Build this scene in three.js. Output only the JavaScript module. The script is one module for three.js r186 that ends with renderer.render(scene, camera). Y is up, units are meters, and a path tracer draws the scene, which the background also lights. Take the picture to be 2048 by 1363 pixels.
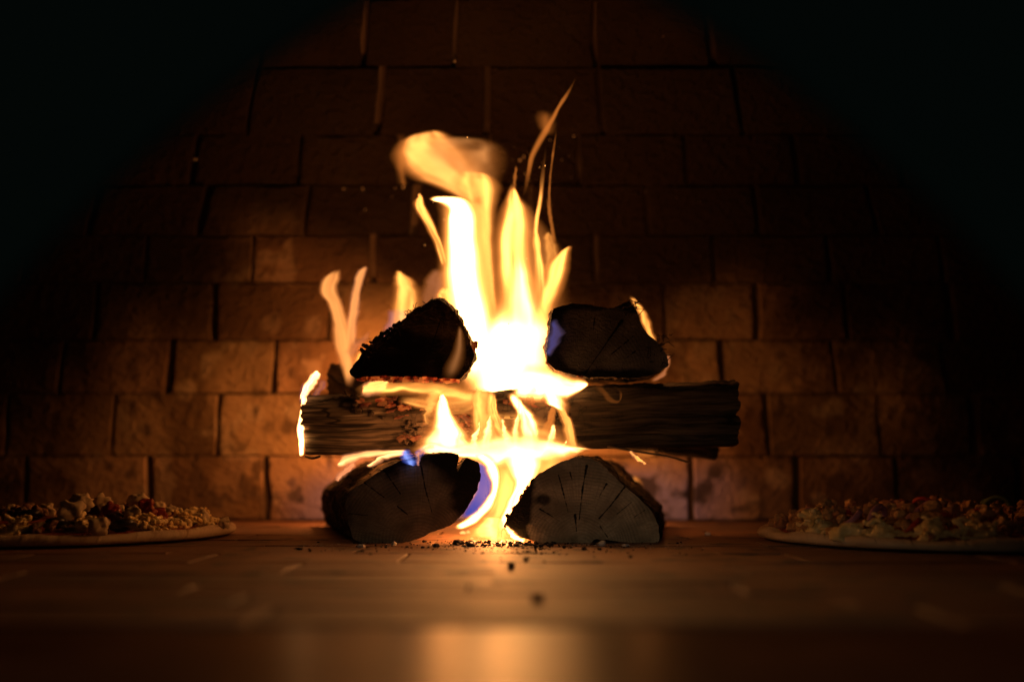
import * as THREE from 'three';
import { RectAreaLightUniformsLib } from 'three/addons/lights/RectAreaLightUniformsLib.js';
import { mergeGeometries, mergeVertices, toCreasedNormals } from 'three/addons/utils/BufferGeometryUtils.js';

// ------------------------------------------------------------------ camera, light, exposure
const F = 1904, CY = 955, H = 0.0464;          // focal length in photo pixels, horizon row, eye height above the oven floor
const scene = new THREE.Scene();
const camera = new THREE.PerspectiveCamera(2 * Math.atan(681.5 / F) * 180 / Math.PI, 2048 / 1363, 0.01, 6);
camera.position.set(0, H, 0);
camera.lookAt(0, H, -1);
camera.setViewOffset(2048, 1363, 0, -(CY - 681.5), 2048, 1363);
camera.focus = 0.69;
camera.userData.fStop = 2.8;
camera.updateProjectionMatrix();
const renderer = new THREE.WebGLRenderer({ antialias: true });
renderer.setSize(1024, 681);
renderer.toneMapping = THREE.LinearToneMapping;
renderer.toneMappingExposure = 1.0;
renderer.shadowMap.enabled = true;
scene.background = new THREE.Color(0.020, 0.027, 0.026);      // the dim, cool room in front of the oven mouth
RectAreaLightUniformsLib.init();
const fillLight = new THREE.RectAreaLight(new THREE.Color(1.0, 0.74, 0.47), 2.6, 0.70, 0.30);     // added warm fill, unseen, low behind the camera, for log fronts and right pizza
fillLight.position.set(-0.25, 0.20, 1.25); fillLight.lookAt(0.05, 0.08, -0.7); fillLight.name = 'added_fill_light'; scene.add(fillLight);
const FIRE = new THREE.Color(1.0, 0.315, 0.07);

// ------------------------------------------------------------------ helpers
let seed = 12345;
const rnd = () => { seed = (Math.imul(seed, 1664525) + 1013904223) >>> 0; return seed / 4294967296; };
const rr = (a, b) => a + (b - a) * rnd();
const V = (x, y, z) => new THREE.Vector3(x, y, z);
const lerp = (a, b, t) => a + (b - a) * t, clamp = (x, a = 0, b = 1) => Math.min(b, Math.max(a, x));
const smooth = (a, b, x) => { const t = clamp((x - a) / (b - a)); return t * t * (3 - 2 * t); };
const hash = (x, y, z) => { let h = Math.imul(x, 374761393) ^ Math.imul(y, 668265263) ^ Math.imul(z, 1274126177); h = Math.imul(h ^ (h >>> 13), 1274126177); h ^= h >>> 16; return (h >>> 0) / 4294967296; };
function noise(x, y, z = 0, p = 0) {              // value noise 0..1, periodic in x and y with period p if given
  const xi = Math.floor(x), yi = Math.floor(y), zi = Math.floor(z), f = (t) => t * t * (3 - 2 * t);
  const u = f(x - xi), v = f(y - yi), w = f(z - zi), m = (a) => p ? ((a % p) + p) % p : a;
  const h = (i, j, k) => hash(m(xi + i), m(yi + j), zi + k);
  return lerp(lerp(lerp(h(0, 0, 0), h(1, 0, 0), u), lerp(h(0, 1, 0), h(1, 1, 0), u), v), lerp(lerp(h(0, 0, 1), h(1, 0, 1), u), lerp(h(0, 1, 1), h(1, 1, 1), u), v), w);
}
function fbm(x, y, z = 0, o = 4, p = 0) { let s = 0, a = 0.5, n = 0; for (let i = 0; i < o; i++) { s += a * noise(x, y, z + i * 17.3, p); n += a; a *= 0.5; x *= 2; y *= 2; z *= 2; p *= 2; } return s / n; }
const PX = (x, y, Z) => V((x - 1024) / F * Z, H + (CY - y) / F * Z, -Z);      // the point at depth Z that the photo shows at (x, y)
const toS = (c) => Math.round(255 * clamp(c <= 0.0031308 ? 12.92 * c : 1.055 * Math.pow(c, 1 / 2.4) - 0.055));
function tex(w, h, fn, color = true, repeat = true) {       // fn(u, v) -> linear rgb, or a height
  const d = new Uint8Array(w * h * 4);
  for (let j = 0; j < h; j++) for (let i = 0; i < w; i++) {
    const c = fn((i + 0.5) / w, (j + 0.5) / h), k = 4 * (j * w + i);
    if (color) { d[k] = toS(c[0]); d[k + 1] = toS(c[1]); d[k + 2] = toS(c[2]); } else d[k] = d[k + 1] = d[k + 2] = Math.round(255 * clamp(c));
    d[k + 3] = 255;
  }
  const t = new THREE.DataTexture(d, w, h);
  t.magFilter = t.minFilter = THREE.LinearFilter;
  t.wrapS = t.wrapT = repeat ? THREE.RepeatWrapping : THREE.ClampToEdgeWrapping;
  if (color) t.colorSpace = THREE.SRGBColorSpace;
  t.needsUpdate = true;
  return t;
}
const mix3 = (a, b, t) => [lerp(a[0], b[0], t), lerp(a[1], b[1], t), lerp(a[2], b[2], t)];
const mat = (o) => new THREE.MeshPhysicalMaterial({ roughness: 0.9, specularIntensity: o.roughness < 0.7 ? 1 : 0.4, ...o });
const used = {};
function numbered(name) { const n = used[name] = (used[name] ?? -1) + 1; return n ? name + '_' + String(n).padStart(3, '0') : name; }
function mesh(name, g, m, parent = scene, data) {
  const o = new THREE.Mesh(g, m); o.name = parent === scene ? numbered(name) : name; o.castShadow = o.receiveShadow = true;
  if (data) Object.assign(o.userData, data); parent.add(o); return o;
}
function thing(name, label, category, at = V(0, 0, 0), group, kind) {
  const o = new THREE.Group(); o.name = numbered(name); o.position.copy(at); scene.add(o);
  if (label) o.userData.label = label; if (category) o.userData.category = category;
  if (group) o.userData.group = group; if (kind) o.userData.kind = kind;
  return o;
}
function geo(pos, idx, uv, col, colSize = 3) {
  const g = new THREE.BufferGeometry();
  g.setAttribute('position', new THREE.Float32BufferAttribute(pos, 3));
  if (uv) g.setAttribute('uv', new THREE.Float32BufferAttribute(uv, 2));
  if (col) g.setAttribute('color', new THREE.Float32BufferAttribute(col, colSize));
  if (idx) g.setIndex(idx);
  g.computeVertexNormals();
  return g;
}
const paint = (g, c) => { const n = g.attributes.position.count, a = new Float32Array(n * 3); for (let i = 0; i < n; i++) a.set(c, 3 * i); g.setAttribute('color', new THREE.BufferAttribute(a, 3)); return g; };

// a slab-like brick: quad of four corners (in order), outward normal n, thickness; its rim is chipped and rounded
function brickGeo(q, n, thick, bevel, chip, uvOf, tone) {
  const rim = [], S = 3;
  for (let e = 0; e < 4; e++) for (let k = 0; k < S; k++) rim.push(q[e].clone().lerp(q[(e + 1) % 4], k / S));
  const c = q.reduce((a, p) => a.add(p), V(0, 0, 0)).multiplyScalar(0.25);
  const N = rim.length, out = [], ins = [], back = [];
  for (const p of rim) {
    const inward = c.clone().sub(p).normalize(), j = rnd() * rnd() * chip;
    out.push(p.clone().addScaledVector(inward, j).addScaledVector(n, -bevel * rr(0.7, 1.5)));
    ins.push(p.clone().addScaledVector(inward, bevel * 1.2 + j * 1.3).addScaledVector(n, rr(-0.0004, 0.0004)));
    back.push(p.clone().addScaledVector(inward, j).addScaledVector(n, -thick));
  }
  const pos = [], uv = [], push = (...ps) => ps.forEach((p) => { pos.push(p.x, p.y, p.z); uv.push(...uvOf(p)); });
  for (let i = 0; i < N; i++) {
    const k = (i + 1) % N;
    push(c, ins[i], ins[k]);
    push(ins[i], out[i], out[k]); push(ins[i], out[k], ins[k]);
    push(out[i], back[i], back[k]); push(out[i], back[k], out[k]);
  }
  const g = geo(pos, null, uv);
  return paint(g, tone);
}

// ------------------------------------------------------------------ textures of the oven
const grit = tex(512, 512, (u, v) => 0.25 * fbm(u * 12, v * 12, 1, 4, 12) + 0.45 * fbm(u * 48, v * 48, 3, 3, 48) + 0.3 * smooth(0.55, 0.75, noise(u * 30, v * 30, 9, 30)), false);
const gritW = grit.clone(); gritW.repeat.set(9, 5); gritW.needsUpdate = true;
const WX = 0.70, WS = 0.64;                        // the wall sheet: x from -WX to WX, along the curve 0 to WS
const wallTex = tex(2048, 1024, (u, v) => {
  const x = (u * 2 - 1) * WX, s = v * WS;
  let t = fbm(x * 14 + 40, s * 14, 2, 5), c = mix3([0.45, 0.30, 0.18], [0.20, 0.125, 0.07], smooth(0.38, 0.62, t));
  c = mix3(c, [0.52, 0.40, 0.29], 0.5 * smooth(0.56, 0.7, fbm(x * 42, s * 42 + 8, 5, 4)));
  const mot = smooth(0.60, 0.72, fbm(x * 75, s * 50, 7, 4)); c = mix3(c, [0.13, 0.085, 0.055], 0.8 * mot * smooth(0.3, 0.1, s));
  const sootFalloff = smooth(0.10, 0.335, Math.hypot(0.46 * (x + 0.03), s) + 0.22 * (fbm(x * 8, s * 7, 11, 5) - 0.5));
  c = mix3(c, [0.009, 0.005, 0.0035], 0.985 * sootFalloff);  // soot, with the firelight falloff up and sideways darkened into the brick colour
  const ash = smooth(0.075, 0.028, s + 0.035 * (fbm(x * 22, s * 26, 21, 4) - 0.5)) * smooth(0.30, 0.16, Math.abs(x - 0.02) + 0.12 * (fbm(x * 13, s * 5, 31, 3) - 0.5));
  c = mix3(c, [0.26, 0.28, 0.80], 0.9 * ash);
  const smear = smooth(0.54, 0.66, fbm(x * 30 + 5, s * 36, 41, 4)) * smooth(0.085, 0.05, s) * smooth(0.36, 0.22, Math.abs(x));
  c = mix3(c, [0.05, 0.04, 0.045], 0.85 * smear);
  return c;
}, true, false);
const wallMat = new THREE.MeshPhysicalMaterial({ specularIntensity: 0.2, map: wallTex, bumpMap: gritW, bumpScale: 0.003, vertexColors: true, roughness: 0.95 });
const mortarMat = mat({ color: new THREE.Color(0.07, 0.047, 0.032), bumpMap: grit, bumpScale: 0.002 });
const sootMat = mat({ color: new THREE.Color(0.035, 0.027, 0.022), bumpMap: gritW, bumpScale: 0.002 });

// ------------------------------------------------------------------ back wall: courses that lean over into a vault
const rowY = [1042, 912, 787, 680, 565, 470, 369, 266, 128, -12, -150], rowZ = [1.04, 1.04, 1.04, 1.035, 1.025, 1.01, 0.99, 0.962, 0.918, 0.848, 0.75];
const prof = rowY.map((y, i) => { const p = PX(1024, y, rowZ[i]); return i ? [p.y, p.z] : [0, p.z]; });
const arc = [0]; for (let i = 1; i < prof.length; i++) arc.push(arc[i - 1] + Math.hypot(prof[i][0] - prof[i - 1][0], prof[i][1] - prof[i - 1][1]));
const taper = [0.005, 0.012, 0.02, 0.02, 0.027, 0.052, 0.05, 0.09, 0.12, 0.13];
const joints = [
  [-390, -170, 50, 298, 532, 760, 960, 1170, 1383, 1597, 1795, 2040, 2260, 2450],
  [-410, -190, 15, 226, 437, 650, 870, 1090, 1310, 1537, 1755, 1947, 2170, 2390],
  [-320, -100, 123, 343, 550, 770, 990, 1215, 1443, 1668, 1888, 2110, 2330],
  [-260, -20, 195, 430, 660, 880, 1105, 1325, 1512, 1690, 1900, 2120, 2340],
  [-400, -180, 48, 289, 508, 746, 970, 1190, 1425, 1655, 1880, 2100, 2320],
  [-270, -30, 190, 410, 616, 830, 1060, 1296, 1514, 1740, 1970, 2190],
  [-280, -60, 160, 390, 597, 800, 980, 1155, 1368, 1590, 1800, 2010, 2230],
  [-150, 70, 280, 505, 758, 977, 1200, 1475, 1720, 1950, 2180],
  [-100, 130, 330, 530, 729, 912, 1190, 1420, 1650, 1880, 2100],
  [-50, 200, 440, 690, 930, 1170, 1420, 1660, 1900, 2150]];
const backWall = thing('back_wall', 'curved back wall of the oven built of pale firebricks, soot and painted light falloff towards the top and sides', 'wall', V(0, 0, 0), null, 'structure');
{
  for (let r = 0; r < joints.length; r++) {
    const [y0, z0] = prof[r], [y1, z1] = prof[r + 1], n = V(0, -(z1 - z0), y1 - y0).normalize();
    if (n.z < 0) n.negate();
    const Zm = (rowZ[r] + rowZ[r + 1]) / 2, gap = 0.0027, step = 0.0012 * (r % 2) + 0.0006 * r;
    const at = (px, t) => { const X = (px - 1024 - (px - 1024) * taper[r] * (t - 0.5)) / F * Zm; return V(X, lerp(y0, y1, t), lerp(z0, z1, t)); };
    const J = joints[r].map((x) => [x + rr(-3, 3), x + rr(-3, 3), rr(0.2, 1.5)]);
    for (let k = 0; k + 1 < J.length; k++) {
      const a = J[k], b = J[k + 1], dx = (v, s) => v.setX(v.x + s), e = rr(0.002, 0.008), e2 = rr(0.002, 0.008);
      const q = [dx(at(a[0], e), gap * a[2]), dx(at(b[0], e), -gap * b[2]), dx(at(b[1], 1 - e2), -gap * b[2]), dx(at(a[1], 1 - e2), gap * a[2])];
      const proud = rr(-0.0016, 0.0026) + step;
      q.forEach((p) => p.addScaledVector(n, proud + rr(-0.0007, 0.0007)));
      const t = rr(0.82, 1.12), tone = [t * rr(0.97, 1.03), t * rr(0.95, 1.02), t * rr(0.92, 1.03)];
      const uvOf = (p) => [(p.x / WX + 1) / 2, (arc[r] + Math.hypot(p.y - y0, p.z - z0)) / WS];
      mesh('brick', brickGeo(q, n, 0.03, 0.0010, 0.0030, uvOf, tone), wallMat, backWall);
    }
  }
  // mortar bed behind the bricks, a thick sheet that follows the same curve
  const pos = [], idx = [], uv = [];
  [[-0.06, prof[0][1]], ...prof.slice(1)].forEach(([y, z], i) => { const m = i < prof.length - 1 ? i : i - 1, n = V(0, -(prof[m + 1][1] - prof[m][1]), prof[m + 1][0] - prof[m][0]).normalize(); if (n.z < 0) n.negate();
    for (const back of [0.0045, 0.07]) for (const x of [-0.72, 0.72]) { pos.push(x, y - n.y * back, z - n.z * back); uv.push(x * 4, arc[i] * 4); } });
  for (let i = 0; i + 1 < prof.length; i++) { const a = 4 * i, b = a + 4; idx.push(a, a + 1, b + 1, a, b + 1, b, a + 2, b + 3, a + 3, a + 2, b + 2, b + 3); }
  mesh('mortar_bed', geo(pos, idx, uv), mortarMat, backWall);
  // pale crumbs of ash and mortar that cling to the vault
  const crumbs = [];
  const crumb = (px, py, s) => { let r = 0; while (r < rowY.length - 2 && py < rowY[r + 1]) r++; const t = (rowY[r] - py) / (rowY[r] - rowY[r + 1]), Z = lerp(rowZ[r], rowZ[r + 1], t) - 0.005; const g = new THREE.IcosahedronGeometry(s, 1); g.scale(1, rr(0.6, 1.1), rr(0.6, 1)); const p = PX(px, py, Z); g.translate(p.x, p.y, p.z); crumbs.push(g); };
  for (const [x, y, s] of [[1086, 182, 1.7], [866, 170, 1.3], [842, 162, 1], [815, 203, 1.2], [945, 205, 1.1], [930, 210, 0.9], [1047, 207, 1.1], [1040, 320, 1.8], [1048, 313, 1.5], [1143, 256, 1.3], [1147, 272, 0.9], [958, 160, 1.2], [952, 148, 1], [1008, 145, 1.6], [968, 62, 1], [1326, 72, 1.7], [1331, 76, 1.2], [868, 72, 1.1], [910, 122, 1.8], [925, 125, 1.2], [1100, 280, 1], [806, 374, 1.6], [790, 376, 1], [725, 377, 1.3], [687, 377, 1], [390, 318, 1.8], [1035, 236, 1.3], [1004, 172, 1], [902, 143, 1], [1028, 180, 1], [1005, 233, 0.9], [928, 244, 1]]) crumb(x, y, s * 0.00085);
  for (let i = 0; i < 140; i++) crumb(1024 + rr(-1, 1) * rr(0, 420), rr(10, 420), rr(0.00025, 0.0006));
  mesh('ash_crumbs', mergeGeometries(crumbs), mat({ color: new THREE.Color(0.62, 0.55, 0.47) }), backWall, { kind: 'stuff' });
}

// ------------------------------------------------------------------ oven floor of firebricks, and the polished slab at the mouth
const FX = 0.66, FZ0 = 0.295, FZ1 = 1.07;
const floorTex = tex(1024, 1024, (u, v) => {
  const x = (u * 2 - 1) * FX, z = lerp(FZ0, FZ1, v);
  let c = mix3([0.165, 0.08, 0.045], [0.095, 0.049, 0.030], smooth(0.35, 0.65, fbm(x * 18 + 3, z * 18, 3, 5)));
  c = mix3(c, [0.10, 0.075, 0.065], 0.55 * smooth(0.5, 0.72, fbm(x * 10, z * 16, 13, 4)));
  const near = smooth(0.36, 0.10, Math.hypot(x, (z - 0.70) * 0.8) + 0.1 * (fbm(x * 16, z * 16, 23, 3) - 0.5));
  c = mix3(c, [0.36, 0.19, 0.11], 0.55 * near);  // paler towards the fire: its pool of light put into the brick colour
  c = mix3(c, [0.05, 0.042, 0.042], 0.75 * smooth(0.63, 0.72, fbm(x * 70, z * 70, 33, 3)) * smooth(0.35, 0.2, Math.abs(x)));
  return c;
}, true, false);
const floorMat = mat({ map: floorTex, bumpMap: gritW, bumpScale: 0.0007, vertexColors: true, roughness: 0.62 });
const ovenFloor = thing('oven_floor', 'oven floor of worn firebricks dusted with ash', 'floor', V(0, 0, 0), null, 'structure');
{
  const up = V(0, 1, 0), rows = [0.302, 0.345, 0.385, 0.416, 0.466, 0.524, 0.585, 0.648, 0.712, 0.776, 0.84, 0.904, 0.968, 1.036], off = [0.03, 0.01, -0.0205, -0.0085, 0.0005, 0.05, 0.015, 0.06, 0.02, 0.055, 0.01, 0.045, 0.02];
  for (let r = 0; r + 1 < rows.length; r++) {
    const w = 0.114;
    for (let k = -6; k <= 5; k++) {
      const xa = off[r] + k * w + rr(-0.002, 0.002), xb = off[r] + (k + 1) * w + rr(-0.002, 0.002), za = -rows[r] - rr(0.0008, 0.0024), zb = -rows[r + 1] + rr(0.0008, 0.0024), lift = rr(-0.0005, 0.0001);
      const g = rr(0.0002, 0.0008), q = [V(xa + g, 0, za), V(xb - g, 0, za), V(xb - g, 0, zb), V(xa + g, 0, zb)].map((p) => p.setY(lift + rr(-0.0002, 0.0002)));
      const t = rr(0.85, 1.1);
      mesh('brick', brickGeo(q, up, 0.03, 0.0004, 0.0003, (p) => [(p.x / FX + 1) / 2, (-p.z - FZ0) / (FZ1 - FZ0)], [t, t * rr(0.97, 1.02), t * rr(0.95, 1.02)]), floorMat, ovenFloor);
    }
  }
  const bed = new THREE.BoxGeometry(1.44, 0.04, 0.83); bed.translate(0, -0.0245, -0.716);
  mesh('mortar_bed', bed, mortarMat, ovenFloor);
}
const slabTex = tex(512, 512, (u, v) => mix3([0.10, 0.05, 0.029], [0.16, 0.082, 0.047], smooth(0.4, 0.7, 0.6 * fbm(u * 40, v * 40, 2, 4, 40) + 0.4 * noise(u * 160, v * 160, 5, 160))));
const slab = new THREE.BoxGeometry(1.3, 0.04, 0.62); slab.translate(0, -0.0208, 0.62 / 2 - 0.301);
mesh('landing_slab', slab, new THREE.MeshPhysicalMaterial({ map: slabTex, roughness: 0.36, specularIntensity: 0.11, bumpMap: grit, bumpScale: 0.00004 }), scene, { kind: 'structure', label: 'dark polished stone slab across the oven mouth', category: 'slab' });

// sides and crown of the oven, and the arch of its mouth (its inner edge shows, out of focus, as the dark upper corners)
for (const s of [-1, 1]) { const g = new THREE.BoxGeometry(0.08, 0.62, 0.78); g.translate(s * 0.70, 0.29, -0.73); mesh('side_wall', g, sootMat, scene, { kind: 'structure', label: (s < 0 ? 'left' : 'right') + ' side wall of the oven, sooty black', category: 'wall' }); }
{
  const [yt, zt] = prof[prof.length - 1], g = new THREE.BoxGeometry(1.5, 0.05, 0.55); g.translate(0, yt + 0.024, zt + 0.245);
  mesh('oven_crown', g, sootMat, scene, { kind: 'structure', label: 'sooty crown of the oven vault', category: 'ceiling' });
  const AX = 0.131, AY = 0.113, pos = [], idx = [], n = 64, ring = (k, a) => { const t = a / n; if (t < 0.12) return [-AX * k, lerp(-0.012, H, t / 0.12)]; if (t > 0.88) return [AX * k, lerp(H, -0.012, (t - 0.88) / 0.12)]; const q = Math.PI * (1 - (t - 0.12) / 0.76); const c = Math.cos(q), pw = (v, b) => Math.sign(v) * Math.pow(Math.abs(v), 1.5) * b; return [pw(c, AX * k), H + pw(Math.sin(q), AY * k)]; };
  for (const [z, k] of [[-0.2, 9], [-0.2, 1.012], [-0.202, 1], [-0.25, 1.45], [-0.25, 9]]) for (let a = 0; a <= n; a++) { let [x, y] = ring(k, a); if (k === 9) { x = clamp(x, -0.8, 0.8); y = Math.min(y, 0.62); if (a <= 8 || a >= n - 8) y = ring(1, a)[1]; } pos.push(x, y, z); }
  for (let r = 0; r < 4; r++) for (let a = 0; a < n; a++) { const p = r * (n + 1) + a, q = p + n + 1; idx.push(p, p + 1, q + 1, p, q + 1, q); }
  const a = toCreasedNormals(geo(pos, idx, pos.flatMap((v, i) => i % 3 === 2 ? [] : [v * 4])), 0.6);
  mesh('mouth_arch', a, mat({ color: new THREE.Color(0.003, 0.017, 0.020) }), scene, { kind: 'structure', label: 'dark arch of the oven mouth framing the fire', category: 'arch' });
}

// ------------------------------------------------------------------ firewood
const barkTex = tex(512, 512, (u, v) => {
  const a = fbm(u * 10, v * 10, 4, 5, 10), cr = Math.abs(fbm(u * 14, v * 7, 8, 3, 14) - 0.5) * 8;
  let c = mix3([0.022, 0.016, 0.012], [0.10, 0.068, 0.042], smooth(0.42, 0.68, a));
  return mix3([0.008, 0.006, 0.005], c, smooth(0.0, 0.5, cr));
});
const barkBump = tex(512, 512, (u, v) => 0.5 * smooth(0, 0.8, Math.abs(fbm(u * 14, v * 7, 8, 3, 14) - 0.5) * 8) + 0.35 * fbm(u * 40, v * 30, 2, 4, 40) + 0.15 * noise(u * 120, v * 60, 1, 120), false);
const barkMat = mat({ map: barkTex, bumpMap: barkBump, bumpScale: 0.003, roughness: 0.95 });
const woodMat = mat({ map: tex(1024, 512, (u, v) => {          // grey-brown split face, charred towards its middle
  const kn = Math.exp(-(((u - 0.63) / 0.035) ** 2) - ((v - 0.30) / 0.05) ** 2), vw = v + 0.035 * (fbm(u * 5, v * 5, 2, 3) - 0.5) + 0.03 * kn * Math.sin((v - 0.30) * 60);
  const g1 = fbm(u * 9, vw * 80, 3, 5), g2 = fbm(u * 26, vw * 230, 7, 2), x = u, ch = smooth(0.16, 0.30, x + 0.14 * (fbm(u * 14, v * 9, 5, 4) - 0.5) + 0.10 * (v - 0.5)) * smooth(0.80, 0.58, x + 0.2 * (fbm(u * 9, v * 6, 15, 3) - 0.5));
  let c = mix3([0.045, 0.036, 0.029], [0.19, 0.15, 0.112], smooth(0.3, 0.75, 0.55 * g1 + 0.45 * g2));
  c = mix3(c, [0.40, 0.35, 0.28], 0.55 * smooth(0.62, 0.74, fbm(u * 7, vw * 60, 9, 4)) * smooth(0.5, 0.3, u));
  c = mix3(c, [0.012, 0.01, 0.008], 0.9 * smooth(0.022, 0.004, Math.abs(fbm(u * 3.5, vw * 16, 19, 3) - 0.5)) + 0.7 * kn);
  const cell = Math.min(Math.abs(fbm(u * 40, v * 30, 1, 2) - 0.5), Math.abs(fbm(u * 55, v * 22, 6, 2) - 0.5));
  c = mix3(c, mix3([0.006, 0.005, 0.005], [0.035, 0.027, 0.022], smooth(0, 0.05, cell)), 0.93 * ch);
  return c.map((k) => k * lerp(1, 0.5, smooth(0.5, 0.7, u + 0.1 * (fbm(u * 8, v * 8, 29, 3) - 0.5))));
}, true, false), bumpMap: tex(1024, 512, (u, v) => 0.45 * fbm(u * 9, v * 80, 3, 4) + 0.2 * fbm(u * 26, v * 230, 7, 2) + 0.35 * fbm(u * 50, v * 30, 1, 4), false, false), bumpScale: 0.0009, roughness: 0.85 });

function resample(poly, n) {                       // closed outline -> n points at even spacing
  const L = [0]; for (let i = 0; i < poly.length; i++) { const a = poly[i], b = poly[(i + 1) % poly.length]; L.push(L[i] + Math.hypot(b[0] - a[0], b[1] - a[1])); }
  const out = []; let k = 0;
  for (let i = 0; i < n; i++) { const d = L[poly.length] * i / n; while (L[k + 1] < d) k++; const t = (d - L[k]) / (L[k + 1] - L[k]), a = poly[k], b = poly[(k + 1) % poly.length]; out.push([lerp(a[0], b[0], t), lerp(a[1], b[1], t)]); }
  return out;
}
function endTex(b, pith, cracks, charAt, sd, base) {         // end grain in the outline's own box b = [x0, y0, x1, y1]
  return tex(512, 384, (u, v) => {
    const x = lerp(b[0], b[2], u), y = lerp(b[3], b[1], v), r = Math.hypot(x - pith[0], y - pith[1]), w = 7 * fbm(x / 55, y / 55, sd, 3);
    const ring = 0.5 + 0.5 * Math.sin((r + w * 2) * 0.95), ang = Math.atan2(y - pith[1], x - pith[0]);
    let c = mix3(base.map((k) => k * 0.42), base, 0.26 * ring * noise(x / 30, y / 30, sd) * 2 + 0.8 * smooth(0.25, 0.75, fbm(x / 34, y / 34, sd + 4, 5)));
    c = mix3(c, base.map((k) => k * 0.5), 0.35 * smooth(0.5, 0.75, noise(ang * 60, r / 40, sd)) );
    c = mix3(c, base.map((k) => k * 0.55), 0.4 * smooth(0.5, 0.8, noise(x / 9, y / 1.9 + x / 30, sd + 2)));     // saw marks
    let dark = charAt(x, y) + 0.55 * (fbm(x / 26, y / 26, sd + 9, 4) - 0.5);
    c = mix3(c, [0.013, 0.010, 0.008], 0.95 * smooth(0.3, 0.7, dark));
    for (const [wd, ...p] of cracks) for (let i = 0; i + 1 < p.length; i++) {
      const [ax, ay] = p[i], [bx, by] = p[i + 1], t = clamp(((x - ax) * (bx - ax) + (y - ay) * (by - ay)) / ((bx - ax) ** 2 + (by - ay) ** 2));
      const d = Math.hypot(x - ax - t * (bx - ax), y - ay - t * (by - ay)) + 3.4 * (fbm(x / 14, y / 14, sd, 3) - 0.5) + 1.2 * (noise(x / 4, y / 4, sd) - 0.5), taperW = 0.6 * wd * (1 - 0.75 * (i + t) / (p.length - 1));
      c = mix3(c, [0.004, 0.003, 0.003], 0.95 * smooth(taperW + 1, taperW - 0.6, d));
    }
    return c;
  }, true, false);
}
// a split log that points at the camera: px outline of its sawn face at depth Z, its far end shifted by (dx, dy)
function endLog(label, outline, Z, len, dx, dy, grow, et, bulge = 0.004) {
  const N = 168, M = 46, rim = resample(outline, N).map(([x, y], i) => { const p = PX(x + 2.6 * (noise(x / 6, y / 6, 3) - 0.5), y + 2.6 * (noise(x / 6, y / 6, 8) - 0.5), Z); return p; });
  const xs = rim.map((p) => p.x), ys = rim.map((p) => p.y), x0 = Math.min(...xs), x1 = Math.max(...xs), y0 = Math.min(...ys), y1 = Math.max(...ys), cx = (x0 + x1) / 2, cy = (y0 + y1) / 2;
  const base = V(cx, y0, -Z), log = thing('split_log', label, 'log', base, null);
  const pos = [], uv = [], idx = [], per = []; let s = 0;
  for (let i = 0; i <= N; i++) { per.push(s); const a = rim[i % N], b = rim[(i + 1) % N]; s += a.distanceTo(b); }
  for (let m = 0; m <= M; m++) for (let i = 0; i <= N; i++) {
    const t = m / M, p = rim[i % N], k = 1 + (grow - 1) * t, rx = p.x - cx, ry = p.y - cy, rl = Math.hypot(rx, ry) || 1;
    const z = t * len, dd = smooth(0, 0.06, t) * (bulge * (fbm(p.x * 90, p.y * 90, z * 40, 4) - 0.42) * 2 + 0.0022 * (noise(p.x * 400, p.y * 400, z * 160) - 0.5));
    let Y = cy + ry * k + dd * ry / rl + dy * t; if (dy === 0) Y = Math.max(Y, 0.0005);
    pos.push(cx + rx * k + dd * rx / rl + dx * t - base.x, Y - base.y, -z);
    uv.push(per[i] * 10, z * 10);
    if (m < M && i < N) { const a = m * (N + 1) + i, b = a + N + 1; idx.push(a, a + 1, b + 1, a, b + 1, b); }
  }
  const bc = pos.length / 3; pos.push(cx + dx - base.x, cy + dy - base.y, -len); uv.push(0, 0);
  for (let i = 0; i < N; i++) idx.push(M * (N + 1) + i, M * (N + 1) + i + 1, bc);
  const side = geo(pos, idx, uv);
  mesh('bark', side, barkMat, log);
  const shape = new THREE.Shape(rim.map((p) => new THREE.Vector2(p.x - base.x, p.y - base.y))), cap = new THREE.ShapeGeometry(shape), cp = cap.attributes.position, cu = cap.attributes.uv;
  for (let i = 0; i < cp.count; i++) { cu.setXY(i, (cp.getX(i) + base.x - x0) / (x1 - x0), (cp.getY(i) + base.y - y0) / (y1 - y0)); cp.setZ(i, 0.0003); }
  const g = grit.clone(); g.repeat.set(2, 1.5); g.needsUpdate = true;
  mesh('end_grain', cap, mat({ map: et, bumpMap: g, bumpScale: 0.0008, roughness: 0.9 }), log);
  return log;
}
const box = (o) => { const x = o.map((p) => p[0]), y = o.map((p) => p[1]); return [Math.min(...x), Math.min(...y), Math.max(...x), Math.max(...y)]; };
const oLL = [[735, 1093], [706, 1076], [695, 1040], [690, 1006], [700, 982], [728, 963], [764, 939], [803, 920], [841, 910], [892, 904], [918, 908], [913, 946], [932, 914], [958, 925], [962, 950], [955, 979], [928, 1026], [901, 1051], [863, 1064], [830, 1080], [780, 1090]];
const oLR = [[1061, 1080], [1024, 1068], [1007, 1053], [1016, 1032], [1029, 1012], [1045, 992], [1061, 967], [1060, 960], [1085, 942], [1117, 926], [1151, 914], [1180, 915], [1200, 925], [1224, 948], [1249, 972], [1280, 997], [1307, 1026], [1318, 1055], [1319, 1080], [1307, 1093], [1273, 1087], [1224, 1080], [1192, 1077], [1180, 1088], [1139, 1087], [1090, 1090]];
const oUL = [[702, 750], [698, 742], [708, 729], [720, 715], [726, 703], [738, 694], [752, 682], [780, 665], [804, 642], [829, 620], [846, 612], [859, 602], [874, 598], [899, 612], [922, 640], [929, 657], [936, 668], [948, 710], [944, 730], [922, 757], [897, 760], [859, 757], [819, 755], [772, 752], [715, 757]];
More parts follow.
